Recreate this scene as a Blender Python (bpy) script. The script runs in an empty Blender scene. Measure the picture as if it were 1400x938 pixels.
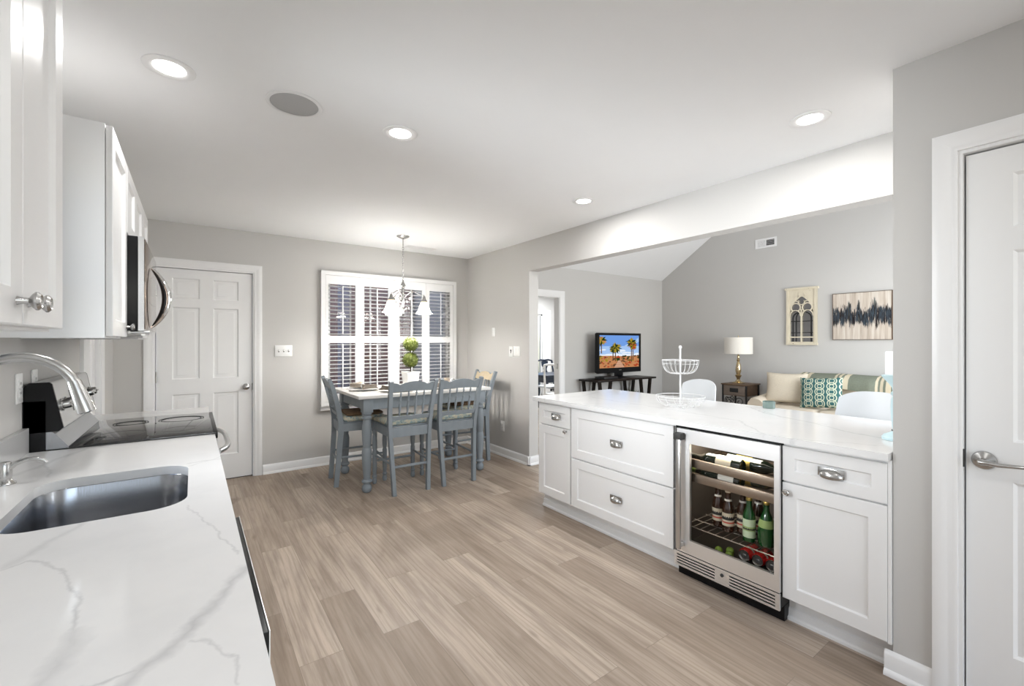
import bpy, bmesh, math, random
from mathutils import Vector, Matrix

random.seed(7)
SC = bpy.context.scene
COL = SC.collection
R = math.radians

# ------------------------------------------------------------------ camera
cam_d = bpy.data.cameras.new('camera')
cam = bpy.data.objects.new('camera', cam_d)
COL.objects.link(cam)
cam.location = (0, 0, 1.344)
cam.rotation_euler = (R(90), 0, R(-35.9))
cam_d.sensor_width = 36.0
cam_d.lens = 603.3 / 1400 * 36.0
cam_d.shift_y = -2.0 / 1400
cam_d.clip_start = 0.02
SC.camera = cam

# ------------------------------------------------------------------ exposure, sky, daylight, fill lamps
SC.view_settings.view_transform = 'Standard'
SC.view_settings.look = 'None'
SC.view_settings.exposure = 0.30
SC.view_settings.gamma = 1.0
SC.view_settings.use_curve_mapping = False
SC.cycles.use_denoising = True
SC.cycles.max_bounces = 12
SC.cycles.diffuse_bounces = 7
SC.cycles.glossy_bounces = 5
SC.cycles.transparent_max_bounces = 16
SC.cycles.sample_clamp_indirect = 6.0
SC.cycles.caustics_reflective = False
SC.cycles.caustics_refractive = False

world = bpy.data.worlds.new('world')
SC.world = world
world.use_nodes = True
wn = world.node_tree
bg = wn.nodes['Background']
sky = wn.nodes.new('ShaderNodeTexSky')
sky.sky_type = 'NISHITA'
sky.sun_disc = False
sky.sun_elevation = R(50)
sky.sun_rotation = R(200)
wn.links.new(sky.outputs['Color'], bg.inputs['Color'])
bg.inputs['Strength'].default_value = 0.30


def area_light(name, loc, rot, sx, sy, watts, color=(1, 1, 1), shape='RECTANGLE', spread=180):
    d = bpy.data.lights.new(name, 'AREA')
    d.shape = shape
    d.size = sx
    if shape in ('RECTANGLE', 'ELLIPSE'):
        d.size_y = sy
    d.energy = watts
    d.color = color
    d.spread = R(spread)
    o = bpy.data.objects.new(name, d)
    COL.objects.link(o)
    o.location = loc
    o.rotation_euler = rot
    return o


# sink window daylight; added fill lamps behind the viewer, in living room and porch
area_light('rear_fill_light', (0.9, -2.45, 1.25), (R(90), 0, 0), 2.6, 2.0, 20, (0.92, 0.965, 1.0))
area_light('sink_window_daylight', (-1.40, 2.02, 1.48), (0, R(-90), 0), 1.0, 0.4, 23, (0.92, 0.965, 1.0), 'RECTANGLE', 62)
area_light('living_fill_light', (5.2, -0.45, 1.5), (R(90), 0, 0), 3.0, 1.8, 118, (0.93, 0.97, 1.0))
area_light('porch_fill_light', (5.4, 6.3, 2.35), (0, 0, 0), 1.6, 1.4, 80, (0.95, 0.98, 1.0))  # added fill hung under the porch ceiling, facing down

# ceiling downlights (x, y, watts); the first four are in view, the rest light the room from behind the camera
DOWNLIGHTS = [(-0.075, 2.235, 5), (0.885, 2.225, 7), (2.46, 0.90, 7), (2.47, 2.46, 9),
              (-0.075, 0.15, 2.5), (0.95, -0.05, 3.5), (0.95, -1.5, 3), (1.9, -0.9, 1)]


# ------------------------------------------------------------------ mesh builder
class MB:
    def __init__(s):
        s.v = []; s.f = []; s.m = []; s.sm = []

    def add(s, vs, fs, m=0, smooth=False):
        b = len(s.v)
        s.v += [Vector(v) for v in vs]
        for f in fs:
            s.f.append([b + i for i in f]); s.m.append(m); s.sm.append(smooth)
        return s

    def frombm(s, bm, m=0, smooth=False):
        bm.verts.index_update()
        s.add([v.co.copy() for v in bm.verts], [[v.index for v in f.verts] for f in bm.faces], m, smooth)
        bm.free()
        return s

    def box(s, x0, x1, y0, y1, z0, z1, m=0, bev=0, seg=2, mat=None):
        bm = bmesh.new()
        bmesh.ops.create_cube(bm, size=1.0)
        for v in bm.verts:
            v.co = Vector(((x0 + x1) / 2 + v.co.x * (x1 - x0), (y0 + y1) / 2 + v.co.y * (y1 - y0), (z0 + z1) / 2 + v.co.z * (z1 - z0)))
        if bev > 0:
            bmesh.ops.bevel(bm, geom=list(bm.edges), offset=bev, segments=seg, profile=0.5, affect='EDGES')
        if mat is not None:
            bm.transform(mat)
        return s.frombm(bm, m, bev > 0)

    def bar(s, a, b, w, t, m=0, up=(0, 0, 1), bev=0):
        """rectangular bar from a to b, w across, t along up"""
        a = Vector(a); b = Vector(b); d = b - a; L = d.length; d.normalize()
        up = Vector(up)
        sx = d.cross(up)
        if sx.length < 1e-5:
            up = Vector((1, 0, 0)); sx = d.cross(up)
        sx.normalize(); u = sx.cross(d)
        M = Matrix((sx, d, u)).transposed().to_4x4(); M.translation = (a + b) / 2
        return s.box(-w / 2, w / 2, -L / 2, L / 2, -t / 2, t / 2, m, bev, 1, M)

    def lathe(s, prof, c=(0, 0, 0), seg=24, m=0, mat=None, cap=True):
        """profile [(r, z)] about z through c; mat (4x4) turns the result"""
        vs = []; fs = []
        n = len(prof)
        for r, z in prof:
            for k in range(seg):
                a = 2 * math.pi * k / seg
                vs.append(Vector((r * math.cos(a), r * math.sin(a), z)))
        for i in range(n - 1):
            for k in range(seg):
                k2 = (k + 1) % seg
                fs.append([i * seg + k, i * seg + k2, (i + 1) * seg + k2, (i + 1) * seg + k])
        if cap:
            if prof[0][0] > 1e-6: fs.append([k for k in range(seg)][::-1])
            if prof[-1][0] > 1e-6: fs.append([(n - 1) * seg + k for k in range(seg)])
        M = mat if mat is not None else Matrix.Identity(4)
        T = Matrix.Translation(Vector(c)) @ M
        return s.add([T @ v for v in vs], fs, m, True)

    def tube(s, pts, r, seg=10, m=0, closed=False, flat=1.0, up=None):
        pts = [Vector(p) for p in pts]
        n = len(pts)
        rs = r if isinstance(r, (list, tuple)) else [r] * n
        vs = []; fs = []
        prev = None
        for i, p in enumerate(pts):
            if closed:
                t = pts[(i + 1) % n] - pts[i - 1]
            else:
                t = pts[min(i + 1, n - 1)] - pts[max(i - 1, 0)]
            t.normalize()
            if prev is None:
                u = Vector(up) if up else (Vector((0, 0, 1)) if abs(t.z) < 0.9 else Vector((1, 0, 0)))
            else:
                u = prev
            u = u - t * u.dot(t)
            if u.length < 1e-6: u = t.orthogonal()
            u.normalize(); prev = u; w = t.cross(u)
            for k in range(seg):
                a = 2 * math.pi * k / seg
                vs.append(p + (u * math.cos(a) * flat + w * math.sin(a)) * rs[i])
        N = n if closed else n - 1
        for i in range(N):
            j = (i + 1) % n
            for k in range(seg):
                k2 = (k + 1) % seg
                fs.append([i * seg + k, i * seg + k2, j * seg + k2, j * seg + k])
        if not closed:
            fs.append([k for k in range(seg)][::-1]); fs.append([(n - 1) * seg + k for k in range(seg)])
        return s.add(vs, fs, m, True)

    def prism(s, poly, fn, d0, d1, m=0, smooth=False, holes=()):
        """outline poly [(a, b)] with holes, extruded from depth d0 to d1; fn(a, b, d) -> point"""
        bm = bmesh.new()
        loops = [list(poly)] + [list(h) for h in holes]
        edges = []
        for lp in loops:
            vv = [bm.verts.new((p[0], p[1], 0)) for p in lp]
            for i in range(len(vv)):
                edges.append(bm.edges.new((vv[i], vv[(i + 1) % len(vv)])))
        if holes or len(poly) > 4:
            bmesh.ops.triangle_fill(bm, use_beauty=True, use_dissolve=False, edges=edges)
        else:
            bm.faces.new(list(bm.verts))
        bm.verts.index_update()
        base = [v.co.copy() for v in bm.verts]
        faces = [[v.index for v in f.verts] for f in bm.faces]
        bm.free()
        nb = len(base)
        vs = [Vector(fn(p.x, p.y, d0)) for p in base] + [Vector(fn(p.x, p.y, d1)) for p in base]
        fs = [f[::-1] for f in faces] + [[i + nb for i in f] for f in faces]
        o = 0
        for lp in loops:
            k = len(lp)
            for i in range(k):
                j = (i + 1) % k
                fs.append([o + i, o + j, o + j + nb, o + i + nb])
            o += k
        return s.add(vs, fs, m, smooth)

    def loft(s, rings, m=0, smooth=True, cap=True, closed=True):
        n = len(rings[0]); vs = [v for r in rings for v in r]; fs = []
        for i in range(len(rings) - 1):
            for k in range(n if closed else n - 1):
                k2 = (k + 1) % n
                fs.append([i * n + k, i * n + k2, (i + 1) * n + k2, (i + 1) * n + k])
        if cap:
            fs.append(list(range(n))[::-1]); fs.append([(len(rings) - 1) * n + k for k in range(n)])
        return s.add(vs, fs, m, smooth)

    def ball(s, c, rx, ry=None, rz=None, seg=16, m=0):
        ry = rx if ry is None else ry; rz = rx if rz is None else rz
        bm = bmesh.new()
        bmesh.ops.create_uvsphere(bm, u_segments=seg, v_segments=max(6, seg // 2), radius=1.0)
        for v in bm.verts:
            v.co = Vector((c[0] + v.co.x * rx, c[1] + v.co.y * ry, c[2] + v.co.z * rz))
        return s.frombm(bm, m, True)

    def xf(s, M, start=0):
        for i in range(start, len(s.v)):
            s.v[i] = M @ s.v[i]
        return s


ORIG = {}


def build(name, mb, mats, parent=None, loc=None, world=True, angle=38):
    """link mb as one mesh object; world: the builder holds world coordinates, else coordinates local to the parent's base"""
    me = bpy.data.meshes.new(name)
    base = ORIG[parent] if parent is not None else Vector(loc or (0, 0, 0))
    off = base if world else Vector((0, 0, 0))
    me.from_pydata([tuple(v - off) for v in mb.v], [], mb.f)
    if not isinstance(mats, (list, tuple)): mats = [mats]
    for m in mats: me.materials.append(m)
    for p, mi, smo in zip(me.polygons, mb.m, mb.sm):
        p.material_index = mi; p.use_smooth = True
    bm = bmesh.new(); bm.from_mesh(me)
    bmesh.ops.recalc_face_normals(bm, faces=bm.faces)
    bm.to_mesh(me); bm.free()
    me.set_sharp_from_angle(angle=R(angle))
    me.update()
    o = bpy.data.objects.new(name, me)
    COL.objects.link(o)
    if parent is not None:
        o.parent = parent
    else:
        o.location = base
    ORIG[o] = Vector(base)
    return o


def tag(o, label, cat=None, group=None, kind=None):
    o['label'] = label
    if cat: o['category'] = cat
    if group: o['group'] = group
    if kind: o['kind'] = kind
    return o


def thing(name, label, cat, loc=(0, 0, 0), rotz=0.0, group=None, kind=None):
    o = bpy.data.objects.new(name, None)
    o.empty_display_size = 0.1
    COL.objects.link(o)
    o.location = loc
    o.rotation_euler = (0, 0, rotz)
    ORIG[o] = Vector(loc)
    return tag(o, label, cat, group, kind)


def dup(root, loc, rotz, label, group=None):
    r = root.copy(); COL.objects.link(r)
    r.location = loc; r.rotation_euler = (0, 0, rotz); r['label'] = label
    if group: r['group'] = group
    for ch in list(root.children):
        c = ch.copy(); COL.objects.link(c); c.parent = r
        for g in list(ch.children):
            d = g.copy(); COL.objects.link(d); d.parent = c
    return r


def rrect(x0, x1, y0, y1, r, n=6):
    pts = []
    for cx, cy, a0 in ((x1 - r, y1 - r, 0), (x0 + r, y1 - r, 90), (x0 + r, y0 + r, 180), (x1 - r, y0 + r, 270)):
        for k in range(n + 1):
            a = R(a0 + 90 * k / n)
            pts.append((cx + r * math.cos(a), cy + r * math.sin(a)))
    return pts


def XZ(y):   # outline in x, z extruded along y
    return lambda a, b, d: (a, y + d, b)


def YZ(x):   # outline in y, z extruded along x
    return lambda a, b, d: (x + d, a, b)


def XY(z):
    return lambda a, b, d: (a, b, z + d)


# ------------------------------------------------------------------ materials
def lin(c):
    return tuple((v / 12.92 if v <= 0.04045 else ((v + 0.055) / 1.055) ** 2.4) for v in c)


def hexc(h):
    return lin(tuple(int(h[i:i + 2], 16) / 255 for i in (0, 2, 4)))


def pm(name, col, rough=0.5, metal=0.0, bump=0.0, bscale=60, var=0.0, vscale=8, spec=0.5, stretch=(1, 1, 1), **kw):
    """principled material with an optional procedural colour variation and bump"""
    m = bpy.data.materials.new(name); m.use_nodes = True
    nt = m.node_tree; b = nt.nodes['Principled BSDF']
    if isinstance(col, str): col = hexc(col)
    b.inputs['Base Color'].default_value = (*col, 1)
    b.inputs['Roughness'].default_value = rough
    b.inputs['Metallic'].default_value = metal
    b.inputs['Specular IOR Level'].default_value = spec
    for k, v in kw.items():
        b.inputs[k.replace('_', ' ')].default_value = v
    if var or bump:
        tc = nt.nodes.new('ShaderNodeTexCoord'); mp = nt.nodes.new('ShaderNodeMapping')
        mp.inputs['Scale'].default_value = stretch
        nt.links.new(tc.outputs['Object'], mp.inputs['Vector'])
    if var:
        n = nt.nodes.new('ShaderNodeTexNoise'); n.inputs['Scale'].default_value = vscale; n.inputs['Detail'].default_value = 4
        nt.links.new(mp.outputs['Vector'], n.inputs['Vector'])
        mx = nt.nodes.new('ShaderNodeMix'); mx.data_type = 'RGBA'
        mx.inputs['A'].default_value = (*[max(0, c * (1 - var)) for c in col], 1)
        mx.inputs['B'].default_value = (*[min(1, c * (1 + var)) for c in col], 1)
        nt.links.new(n.outputs['Fac'], mx.inputs['Factor'])
        nt.links.new(mx.outputs['Result'], b.inputs['Base Color'])
    if bump:
        n2 = nt.nodes.new('ShaderNodeTexNoise'); n2.inputs['Scale'].default_value = bscale; n2.inputs['Detail'].default_value = 3
        nt.links.new(mp.outputs['Vector'], n2.inputs['Vector'])
        bp = nt.nodes.new('ShaderNodeBump'); bp.inputs['Strength'].default_value = bump; bp.inputs['Distance'].default_value = 0.004
        nt.links.new(n2.outputs['Fac'], bp.inputs['Height'])
        nt.links.new(bp.outputs['Normal'], b.inputs['Normal'])
    return m


def emit(name, col, strength):
    m = bpy.data.materials.new(name); m.use_nodes = True
    nt = m.node_tree; nt.nodes.remove(nt.nodes['Principled BSDF'])
    e = nt.nodes.new('ShaderNodeEmission')
    e.inputs['Color'].default_value = (*(hexc(col) if isinstance(col, str) else col), 1)
    e.inputs['Strength'].default_value = strength
    nt.links.new(e.outputs['Emission'], nt.nodes['Material Output'].inputs['Surface'])
    return m


def glass(name, tint=(1, 1, 1), refl=0.08):
    """thin pane: mostly clear with a weak mirror reflection"""
    m = bpy.data.materials.new(name); m.use_nodes = True
    nt = m.node_tree; nt.nodes.remove(nt.nodes['Principled BSDF'])
    t = nt.nodes.new('ShaderNodeBsdfTransparent'); t.inputs['Color'].default_value = (*tint, 1)
    g = nt.nodes.new('ShaderNodeBsdfGlossy'); g.inputs['Roughness'].default_value = 0.02
    fr = nt.nodes.new('ShaderNodeFresnel'); fr.inputs['IOR'].default_value = 1.25 + refl
    mx = nt.nodes.new('ShaderNodeMixShader')
    nt.links.new(fr.outputs['Fac'], mx.inputs['Fac'])
    nt.links.new(t.outputs['BSDF'], mx.inputs[1]); nt.links.new(g.outputs['BSDF'], mx.inputs[2])
    nt.links.new(mx.outputs['Shader'], nt.nodes['Material Output'].inputs['Surface'])
    return m


M = {}
M['wall'] = pm('wall_paint', (0.55, 0.540, 0.524), 0.85, bump=0.05, bscale=180, var=0.015, vscale=2, spec=0.25)
M['ceiling'] = pm('ceiling_paint', (0.85, 0.855, 0.86), 0.9, bump=0.04, bscale=120, var=0.01, spec=0.2)
M['trim'] = pm('trim_gloss', (0.80, 0.80, 0.80), 0.35, var=0.01)
M['door'] = pm('door_paint', (0.78, 0.78, 0.78), 0.4, var=0.01)
M['cab'] = pm('cabinet_paint', (0.79, 0.79, 0.79), 0.32, var=0.01, vscale=3)
M['steel'] = pm('brushed_steel', (0.62, 0.62, 0.62), 0.28, 1.0, bump=0.03, bscale=40, stretch=(1, 1, 40))
M['steelb'] = pm('brushed_steel_bright', (0.90, 0.90, 0.90), 0.42, 1.0, bump=0.02, bscale=40, stretch=(1, 1, 30))
M['sink'] = pm('sink_steel', (0.38, 0.39, 0.41), 0.22, 1.0, bump=0.03, bscale=30, stretch=(8, 8, 1))
M['chrome'] = pm('chrome', (0.82, 0.82, 0.82), 0.07, 1.0)
M['nickel'] = pm('satin_nickel', (0.47, 0.465, 0.455), 0.26, 1.0)
M['black'] = pm('black_enamel', (0.006, 0.006, 0.007), 0.30, spec=0.22)
M['blackm'] = pm('matte_black', (0.012, 0.012, 0.013), 0.55)
M['blackglass'] = pm('black_glass', (0.012, 0.012, 0.014), 0.04, spec=0.9)
M['plate'] = pm('white_plastic', (0.82, 0.82, 0.81), 0.4)
M['slot'] = pm('dark_slot', (0.03, 0.03, 0.03), 0.6)
M['glass'] = glass('window_glass')
M['fglass'] = glass('fridge_glass', (0.97, 0.97, 0.97), -0.13)
M['bulb'] = emit('downlight_lens', (1.0, 0.98, 0.95), 14)
M['grille'] = pm('speaker_mesh', (0.42, 0.42, 0.42), 0.8, bump=0.3, bscale=400)
M['greypaint'] = pm('blue_grey_paint', (0.21, 0.24, 0.265), 0.5, bump=0.05, bscale=60, var=0.20, vscale=14, stretch=(1, 1, 0.25))
M['tabletop'] = pm('white_table_paint', (0.68, 0.67, 0.65), 0.35, var=0.05, vscale=5, stretch=(0.3, 4, 1))
M['rattan'] = pm('brown_plush', (0.14, 0.085, 0.045), 0.95, bump=0.6, bscale=90, var=0.4, vscale=30)
M['porcelain'] = pm('white_ceramic', (0.83, 0.83, 0.82), 0.18)
M['napkin'] = pm('taupe_linen', (0.24, 0.205, 0.17), 0.9, bump=0.3, bscale=140, var=0.35, vscale=28)
M['leaf'] = pm('boxwood_leaf', (0.105, 0.135, 0.014), 0.5, var=0.6, vscale=45)
M['leafd'] = pm('dark_fern_leaf', (0.025, 0.05, 0.018), 0.55, var=0.5, vscale=30)
M['twig'] = pm('brown_twig', (0.09, 0.055, 0.03), 0.8, var=0.2)
M['soil'] = pm('soil', (0.03, 0.022, 0.015), 0.95, bump=0.5)
M['darkwood'] = pm('espresso_wood', (0.012, 0.008, 0.006), 0.4, spec=0.25, var=0.35, vscale=12, stretch=(0.4, 6, 6))
M['rustic'] = pm('rustic_wood', (0.12, 0.075, 0.045), 0.55, bump=0.1, var=0.45, vscale=14, stretch=(3, 0.6, 3))
M['brass'] = pm('antique_brass', (0.62, 0.50, 0.30), 0.18, 1.0)
M['shade'] = pm('lamp_shade_linen', (0.80, 0.77, 0.71), 0.9, bump=0.15, bscale=250, var=0.03, vscale=60)
M['sofa'] = pm('cream_slipcover', (0.60, 0.525, 0.42), 0.95, bump=0.2, bscale=160, var=0.06, vscale=6)
M['creampillow'] = pm('cream_woven_pillow', (0.62, 0.55, 0.44), 0.95, bump=0.6, bscale=70, var=0.14, vscale=50, stretch=(1, 1, 3))
M['shell'] = pm('white_moulded_shell', (0.62, 0.64, 0.66), 0.4)
M['wire'] = pm('white_wire', (0.60, 0.60, 0.60), 0.4)
M['teal'] = pm('pale_aqua_paint', (0.52, 0.68, 0.72), 0.35)
M['wax'] = pm('white_wax', (0.82, 0.82, 0.84), 0.6)
M['jar'] = pm('teal_glass', (0.15, 0.21, 0.19), 0.1, spec=0.8)
M['bronze'] = pm('shelf_bronze', (0.33, 0.26, 0.20), 0.38, 0.85)
M['flin'] = pm('fridge_liner', (0.20, 0.17, 0.145), 0.32, 0.7)
M['fdark'] = pm('fridge_dark', (0.03, 0.025, 0.02), 0.4)
M['navy'] = pm('navy_lacquer', (0.010, 0.018, 0.035), 0.35)
M['silver'] = pm('tarnished_silver', (0.50, 0.48, 0.45), 0.35, 1.0)


class NT:
    """small helper for node materials"""
    def __init__(s, name, rough=0.5, spec=0.5, metal=0.0):
        s.m = bpy.data.materials.new(name); s.m.use_nodes = True
        s.t = s.m.node_tree; s.b = s.t.nodes['Principled BSDF']
        s.b.inputs['Roughness'].default_value = rough
        s.b.inputs['Specular IOR Level'].default_value = spec
        s.b.inputs['Metallic'].default_value = metal
        s.tc = s.t.nodes.new('ShaderNodeTexCoord')
        s.P = s.tc.outputs['Object']

    def n(s, typ, **kw):
        nd = s.t.nodes.new(typ)
        for k, v in kw.items(): setattr(nd, k, v)
        return nd

    def put(s, sock, v):
        if isinstance(v, bpy.types.NodeSocket): s.t.links.new(v, sock)
        else: sock.default_value = v

    def math(s, op, a, b=0.0, c=0.0, clamp=False):
        nd = s.n('ShaderNodeMath', operation=op); nd.use_clamp = clamp
        s.put(nd.inputs[0], a); s.put(nd.inputs[1], b); s.put(nd.inputs[2], c)
        return nd.outputs[0]

    def vm(s, op, a, b=(0, 0, 0), scale=None):
        nd = s.n('ShaderNodeVectorMath', operation=op)
        s.put(nd.inputs[0], a); s.put(nd.inputs[1], b)
        if scale is not None: s.put(nd.inputs['Scale'], scale)
        return nd.outputs['Value'] if op in ('LENGTH', 'DOT_PRODUCT', 'DISTANCE') else nd.outputs['Vector']

    def mapping(s, v, loc=(0, 0, 0), rot=(0, 0, 0), scale=(1, 1, 1)):
        nd = s.n('ShaderNodeMapping'); s.put(nd.inputs['Vector'], v)
        nd.inputs['Location'].default_value = loc; nd.inputs['Rotation'].default_value = rot; nd.inputs['Scale'].default_value = scale
        return nd.outputs['Vector']

    def noise(s, v, scale, detail=3, rough=0.5, out='Fac'):
        nd = s.n('ShaderNodeTexNoise'); s.put(nd.inputs['Vector'], v)
        nd.inputs['Scale'].default_value = scale; nd.inputs['Detail'].default_value = detail; nd.inputs['Roughness'].default_value = rough
        return nd.outputs[out]

    def sep(s, v):
        nd = s.n('ShaderNodeSeparateXYZ'); s.put(nd.inputs[0], v); return nd.outputs

    def comb(s, x, y, z):
        nd = s.n('ShaderNodeCombineXYZ')
        for i, v in enumerate((x, y, z)): s.put(nd.inputs[i], v)
        return nd.outputs[0]

    def mix(s, f, a, b, blend='MIX'):
        nd = s.n('ShaderNodeMix', data_type='RGBA', blend_type=blend)
        s.put(nd.inputs['Factor'], f)
        for k, v in (('A', a), ('B', b)):
            if isinstance(v, tuple) and len(v) == 3: v = (*v, 1)
            s.put(nd.inputs[k], v)
        return nd.outputs['Result']

    def ramp(s, f, stops, interp='LINEAR'):
        nd = s.n('ShaderNodeValToRGB'); s.put(nd.inputs[0], f)
        nd.color_ramp.interpolation = interp
        e = nd.color_ramp.elements
        while len(e) < len(stops): e.new(0.5)
        for i, (p, c) in enumerate(stops):
            e[i].position = p; e[i].color = (*c, 1) if len(c) == 3 else c
        return nd.outputs['Color']

    def smooth(s, v, a, b):
        nd = s.n('ShaderNodeMapRange', interpolation_type='SMOOTHSTEP')
        s.put(nd.inputs['Value'], v)
        nd.inputs['From Min'].default_value = a; nd.inputs['From Max'].default_value = b
        return nd.outputs['Result']

    def color(s, c): s.put(s.b.inputs['Base Color'], c)

    def bump(s, h, strength=0.2, dist=0.003):
        nd = s.n('ShaderNodeBump'); nd.inputs['Strength'].default_value = strength; nd.inputs['Distance'].default_value = dist
        s.put(nd.inputs['Height'], h); s.put(s.b.inputs['Normal'], nd.outputs['Normal'])


# --- vinyl oak planks, laid along y
t = NT('oak_plank_floor', 0.50, 0.35)
x, y, z = t.sep(t.P)[:3]
bv = t.comb(y, x, 0.0)
bk = t.n('ShaderNodeTexBrick'); t.put(bk.inputs['Vector'], bv)
bk.offset = 0.37; bk.offset_frequency = 2; bk.squash = 1.0
bk.inputs['Color1'].default_value = (0, 0, 0, 1); bk.inputs['Color2'].default_value = (1, 1, 1, 1); bk.inputs['Mortar'].default_value = (0.5, 0.5, 0.5, 1)
bk.inputs['Scale'].default_value = 1.0; bk.inputs['Mortar Size'].default_value = 0.0012; bk.inputs['Mortar Smooth'].default_value = 0.3
bk.inputs['Brick Width'].default_value = 1.22; bk.inputs['Row Height'].default_value = 0.178; bk.inputs['Bias'].default_value = 0.0
rnd = t.sep(bk.outputs['Color'])[0]
gv = t.comb(t.math('ADD', t.math('MULTIPLY', x, 9.0), t.math('MULTIPLY', rnd, 53.0)), t.math('ADD', t.math('MULTIPLY', y, 0.85), t.math('MULTIPLY', rnd, 31.0)), 0.0)
g1 = t.noise(gv, 1.7, 5, 0.6)
gv2 = t.comb(t.math('ADD', t.math('MULTIPLY', x, 70.0), t.math('MULTIPLY', rnd, 17.0)), t.math('MULTIPLY', y, 2.2), 0.0)
g2 = t.noise(gv2, 1.6, 4, 0.65)
wv = t.n('ShaderNodeTexWave', wave_type='BANDS', bands_direction='X')
t.put(wv.inputs['Vector'], t.comb(t.math('ADD', t.math('MULTIPLY', x, 5.0), t.math('MULTIPLY', rnd, 9.0)), t.math('ADD', t.math('MULTIPLY', y, 0.5), t.math('MULTIPLY', rnd, 5.0)), 0.0))
wv.inputs['Scale'].default_value = 2.2; wv.inputs['Distortion'].default_value = 9.0; wv.inputs['Detail'].default_value = 2.0; wv.inputs['Detail Scale'].default_value = 0.8
base = t.mix(rnd, (0.325, 0.258, 0.203), (0.535, 0.448, 0.370))
c = t.mix(t.smooth(g1, 0.36, 0.74), base, t.mix(0.55, base, (0.13, 0.092, 0.066)))
kn = t.noise(t.comb(t.math('ADD', t.math('MULTIPLY', x, 6.0), t.math('MULTIPLY', rnd, 71.0)), t.math('ADD', t.math('MULTIPLY', y, 1.6), t.math('MULTIPLY', rnd, 13.0)), 2.0), 1.5, 3, 0.55)
c = t.mix(t.math('MULTIPLY', t.smooth(kn, 0.62, 0.76), 0.55), c, (0.13, 0.092, 0.066))
c = t.mix(t.math('MULTIPLY', t.smooth(g2, 0.42, 0.78), 0.42), c, (0.20, 0.15, 0.11))
c = t.mix(t.math('MULTIPLY', t.smooth(wv.outputs['Fac'], 0.55, 1.0), 0.26), c, (0.20, 0.15, 0.11))
c = t.mix(t.math('MULTIPLY', bk.outputs['Fac'], 0.5), c, (0.10, 0.075, 0.055))
t.color(c)
t.bump(t.math('SUBTRACT', t.math('MULTIPLY', g2, 0.3), bk.outputs['Fac']), 0.12, 0.002)
M['floor'] = t.m

# --- veined quartz: each vein is a wandering line between two points of the slab
segd = bpy.data.node_groups.new('vein', 'ShaderNodeTree')
for nm, ty in (('P', 'NodeSocketVector'), ('A', 'NodeSocketVector'), ('B', 'NodeSocketVector'), ('W', 'NodeSocketFloat'), ('S', 'NodeSocketFloat')):
    segd.interface.new_socket(nm, in_out='INPUT', socket_type=ty)
segd.interface.new_socket('F', in_out='OUTPUT', socket_type='NodeSocketFloat')
gi = segd.nodes.new('NodeGroupInput'); go = segd.nodes.new('NodeGroupOutput')


def _v(op, a, b=None, sc=None):
    nd = segd.nodes.new('ShaderNodeVectorMath'); nd.operation = op
    segd.links.new(a, nd.inputs[0])
    if b is not None: segd.links.new(b, nd.inputs[1])
    if sc is not None: segd.links.new(sc, nd.inputs['Scale'])
    return nd.outputs['Value'] if op in ('DOT_PRODUCT', 'LENGTH') else nd.outputs['Vector']


def _m(op, a, b, clamp=False):
    nd = segd.nodes.new('ShaderNodeMath'); nd.operation = op; nd.use_clamp = clamp
    segd.links.new(a, nd.inputs[0])
    if isinstance(b, bpy.types.NodeSocket): segd.links.new(b, nd.inputs[1])
    else: nd.inputs[1].default_value = b
    return nd.outputs[0]


pa = _v('SUBTRACT', gi.outputs['P'], gi.outputs['A']); ba = _v('SUBTRACT', gi.outputs['B'], gi.outputs['A'])
hh = _m('DIVIDE', _v('DOT_PRODUCT', pa, ba), _v('DOT_PRODUCT', ba, ba), True)
dd = _v('LENGTH', _v('SUBTRACT', pa, _v('SCALE', ba, None, hh)))
fr = _m('DIVIDE', dd, gi.outputs['W'], True)
inv = segd.nodes.new('ShaderNodeMath'); inv.operation = 'SUBTRACT'; inv.inputs[0].default_value = 1.0
segd.links.new(fr, inv.inputs[1])
segd.links.new(_m('MULTIPLY', inv.outputs[0], gi.outputs['S']), go.inputs['F'])


def quartz(name, veins):
    t = NT(name, 0.12, 0.5)
    wob = t.vm('SCALE', t.vm('SUBTRACT', t.noise(t.P, 9.0, 4, 0.6, 'Color'), (0.5, 0.5, 0.5)), (0, 0, 0), 0.075)
    p = t.vm('ADD', t.P, wob)
    px, py, pz = t.sep(p)[:3]
    p = t.comb(px, py, 0.0)
    acc = None
    for line, w, st in veins:
        for (ax, ay), (bx, by) in zip(line[:-1], line[1:]):
            g = t.n('ShaderNodeGroup', node_tree=segd)
            t.put(g.inputs['P'], p)
            g.inputs['A'].default_value = (ax, ay, 0); g.inputs['B'].default_value = (bx, by, 0)
            g.inputs['W'].default_value = w; g.inputs['S'].default_value = st
            acc = g.outputs['F'] if acc is None else t.math('MAXIMUM', acc, g.outputs['F'])
    cloud = t.noise(t.P, 5.0, 4, 0.6)
    brk = t.math('ADD', t.math('MULTIPLY', t.noise(t.P, 17.0, 3), 1.0), 0.35)
    f = t.math('MULTIPLY', acc, brk, clamp=True)
    base = t.mix(t.smooth(cloud, 0.45, 0.8), (0.80, 0.80, 0.80), (0.755, 0.758, 0.762))
    t.color(t.mix(f, base, (0.40, 0.405, 0.42)))
    return t.m


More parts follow.
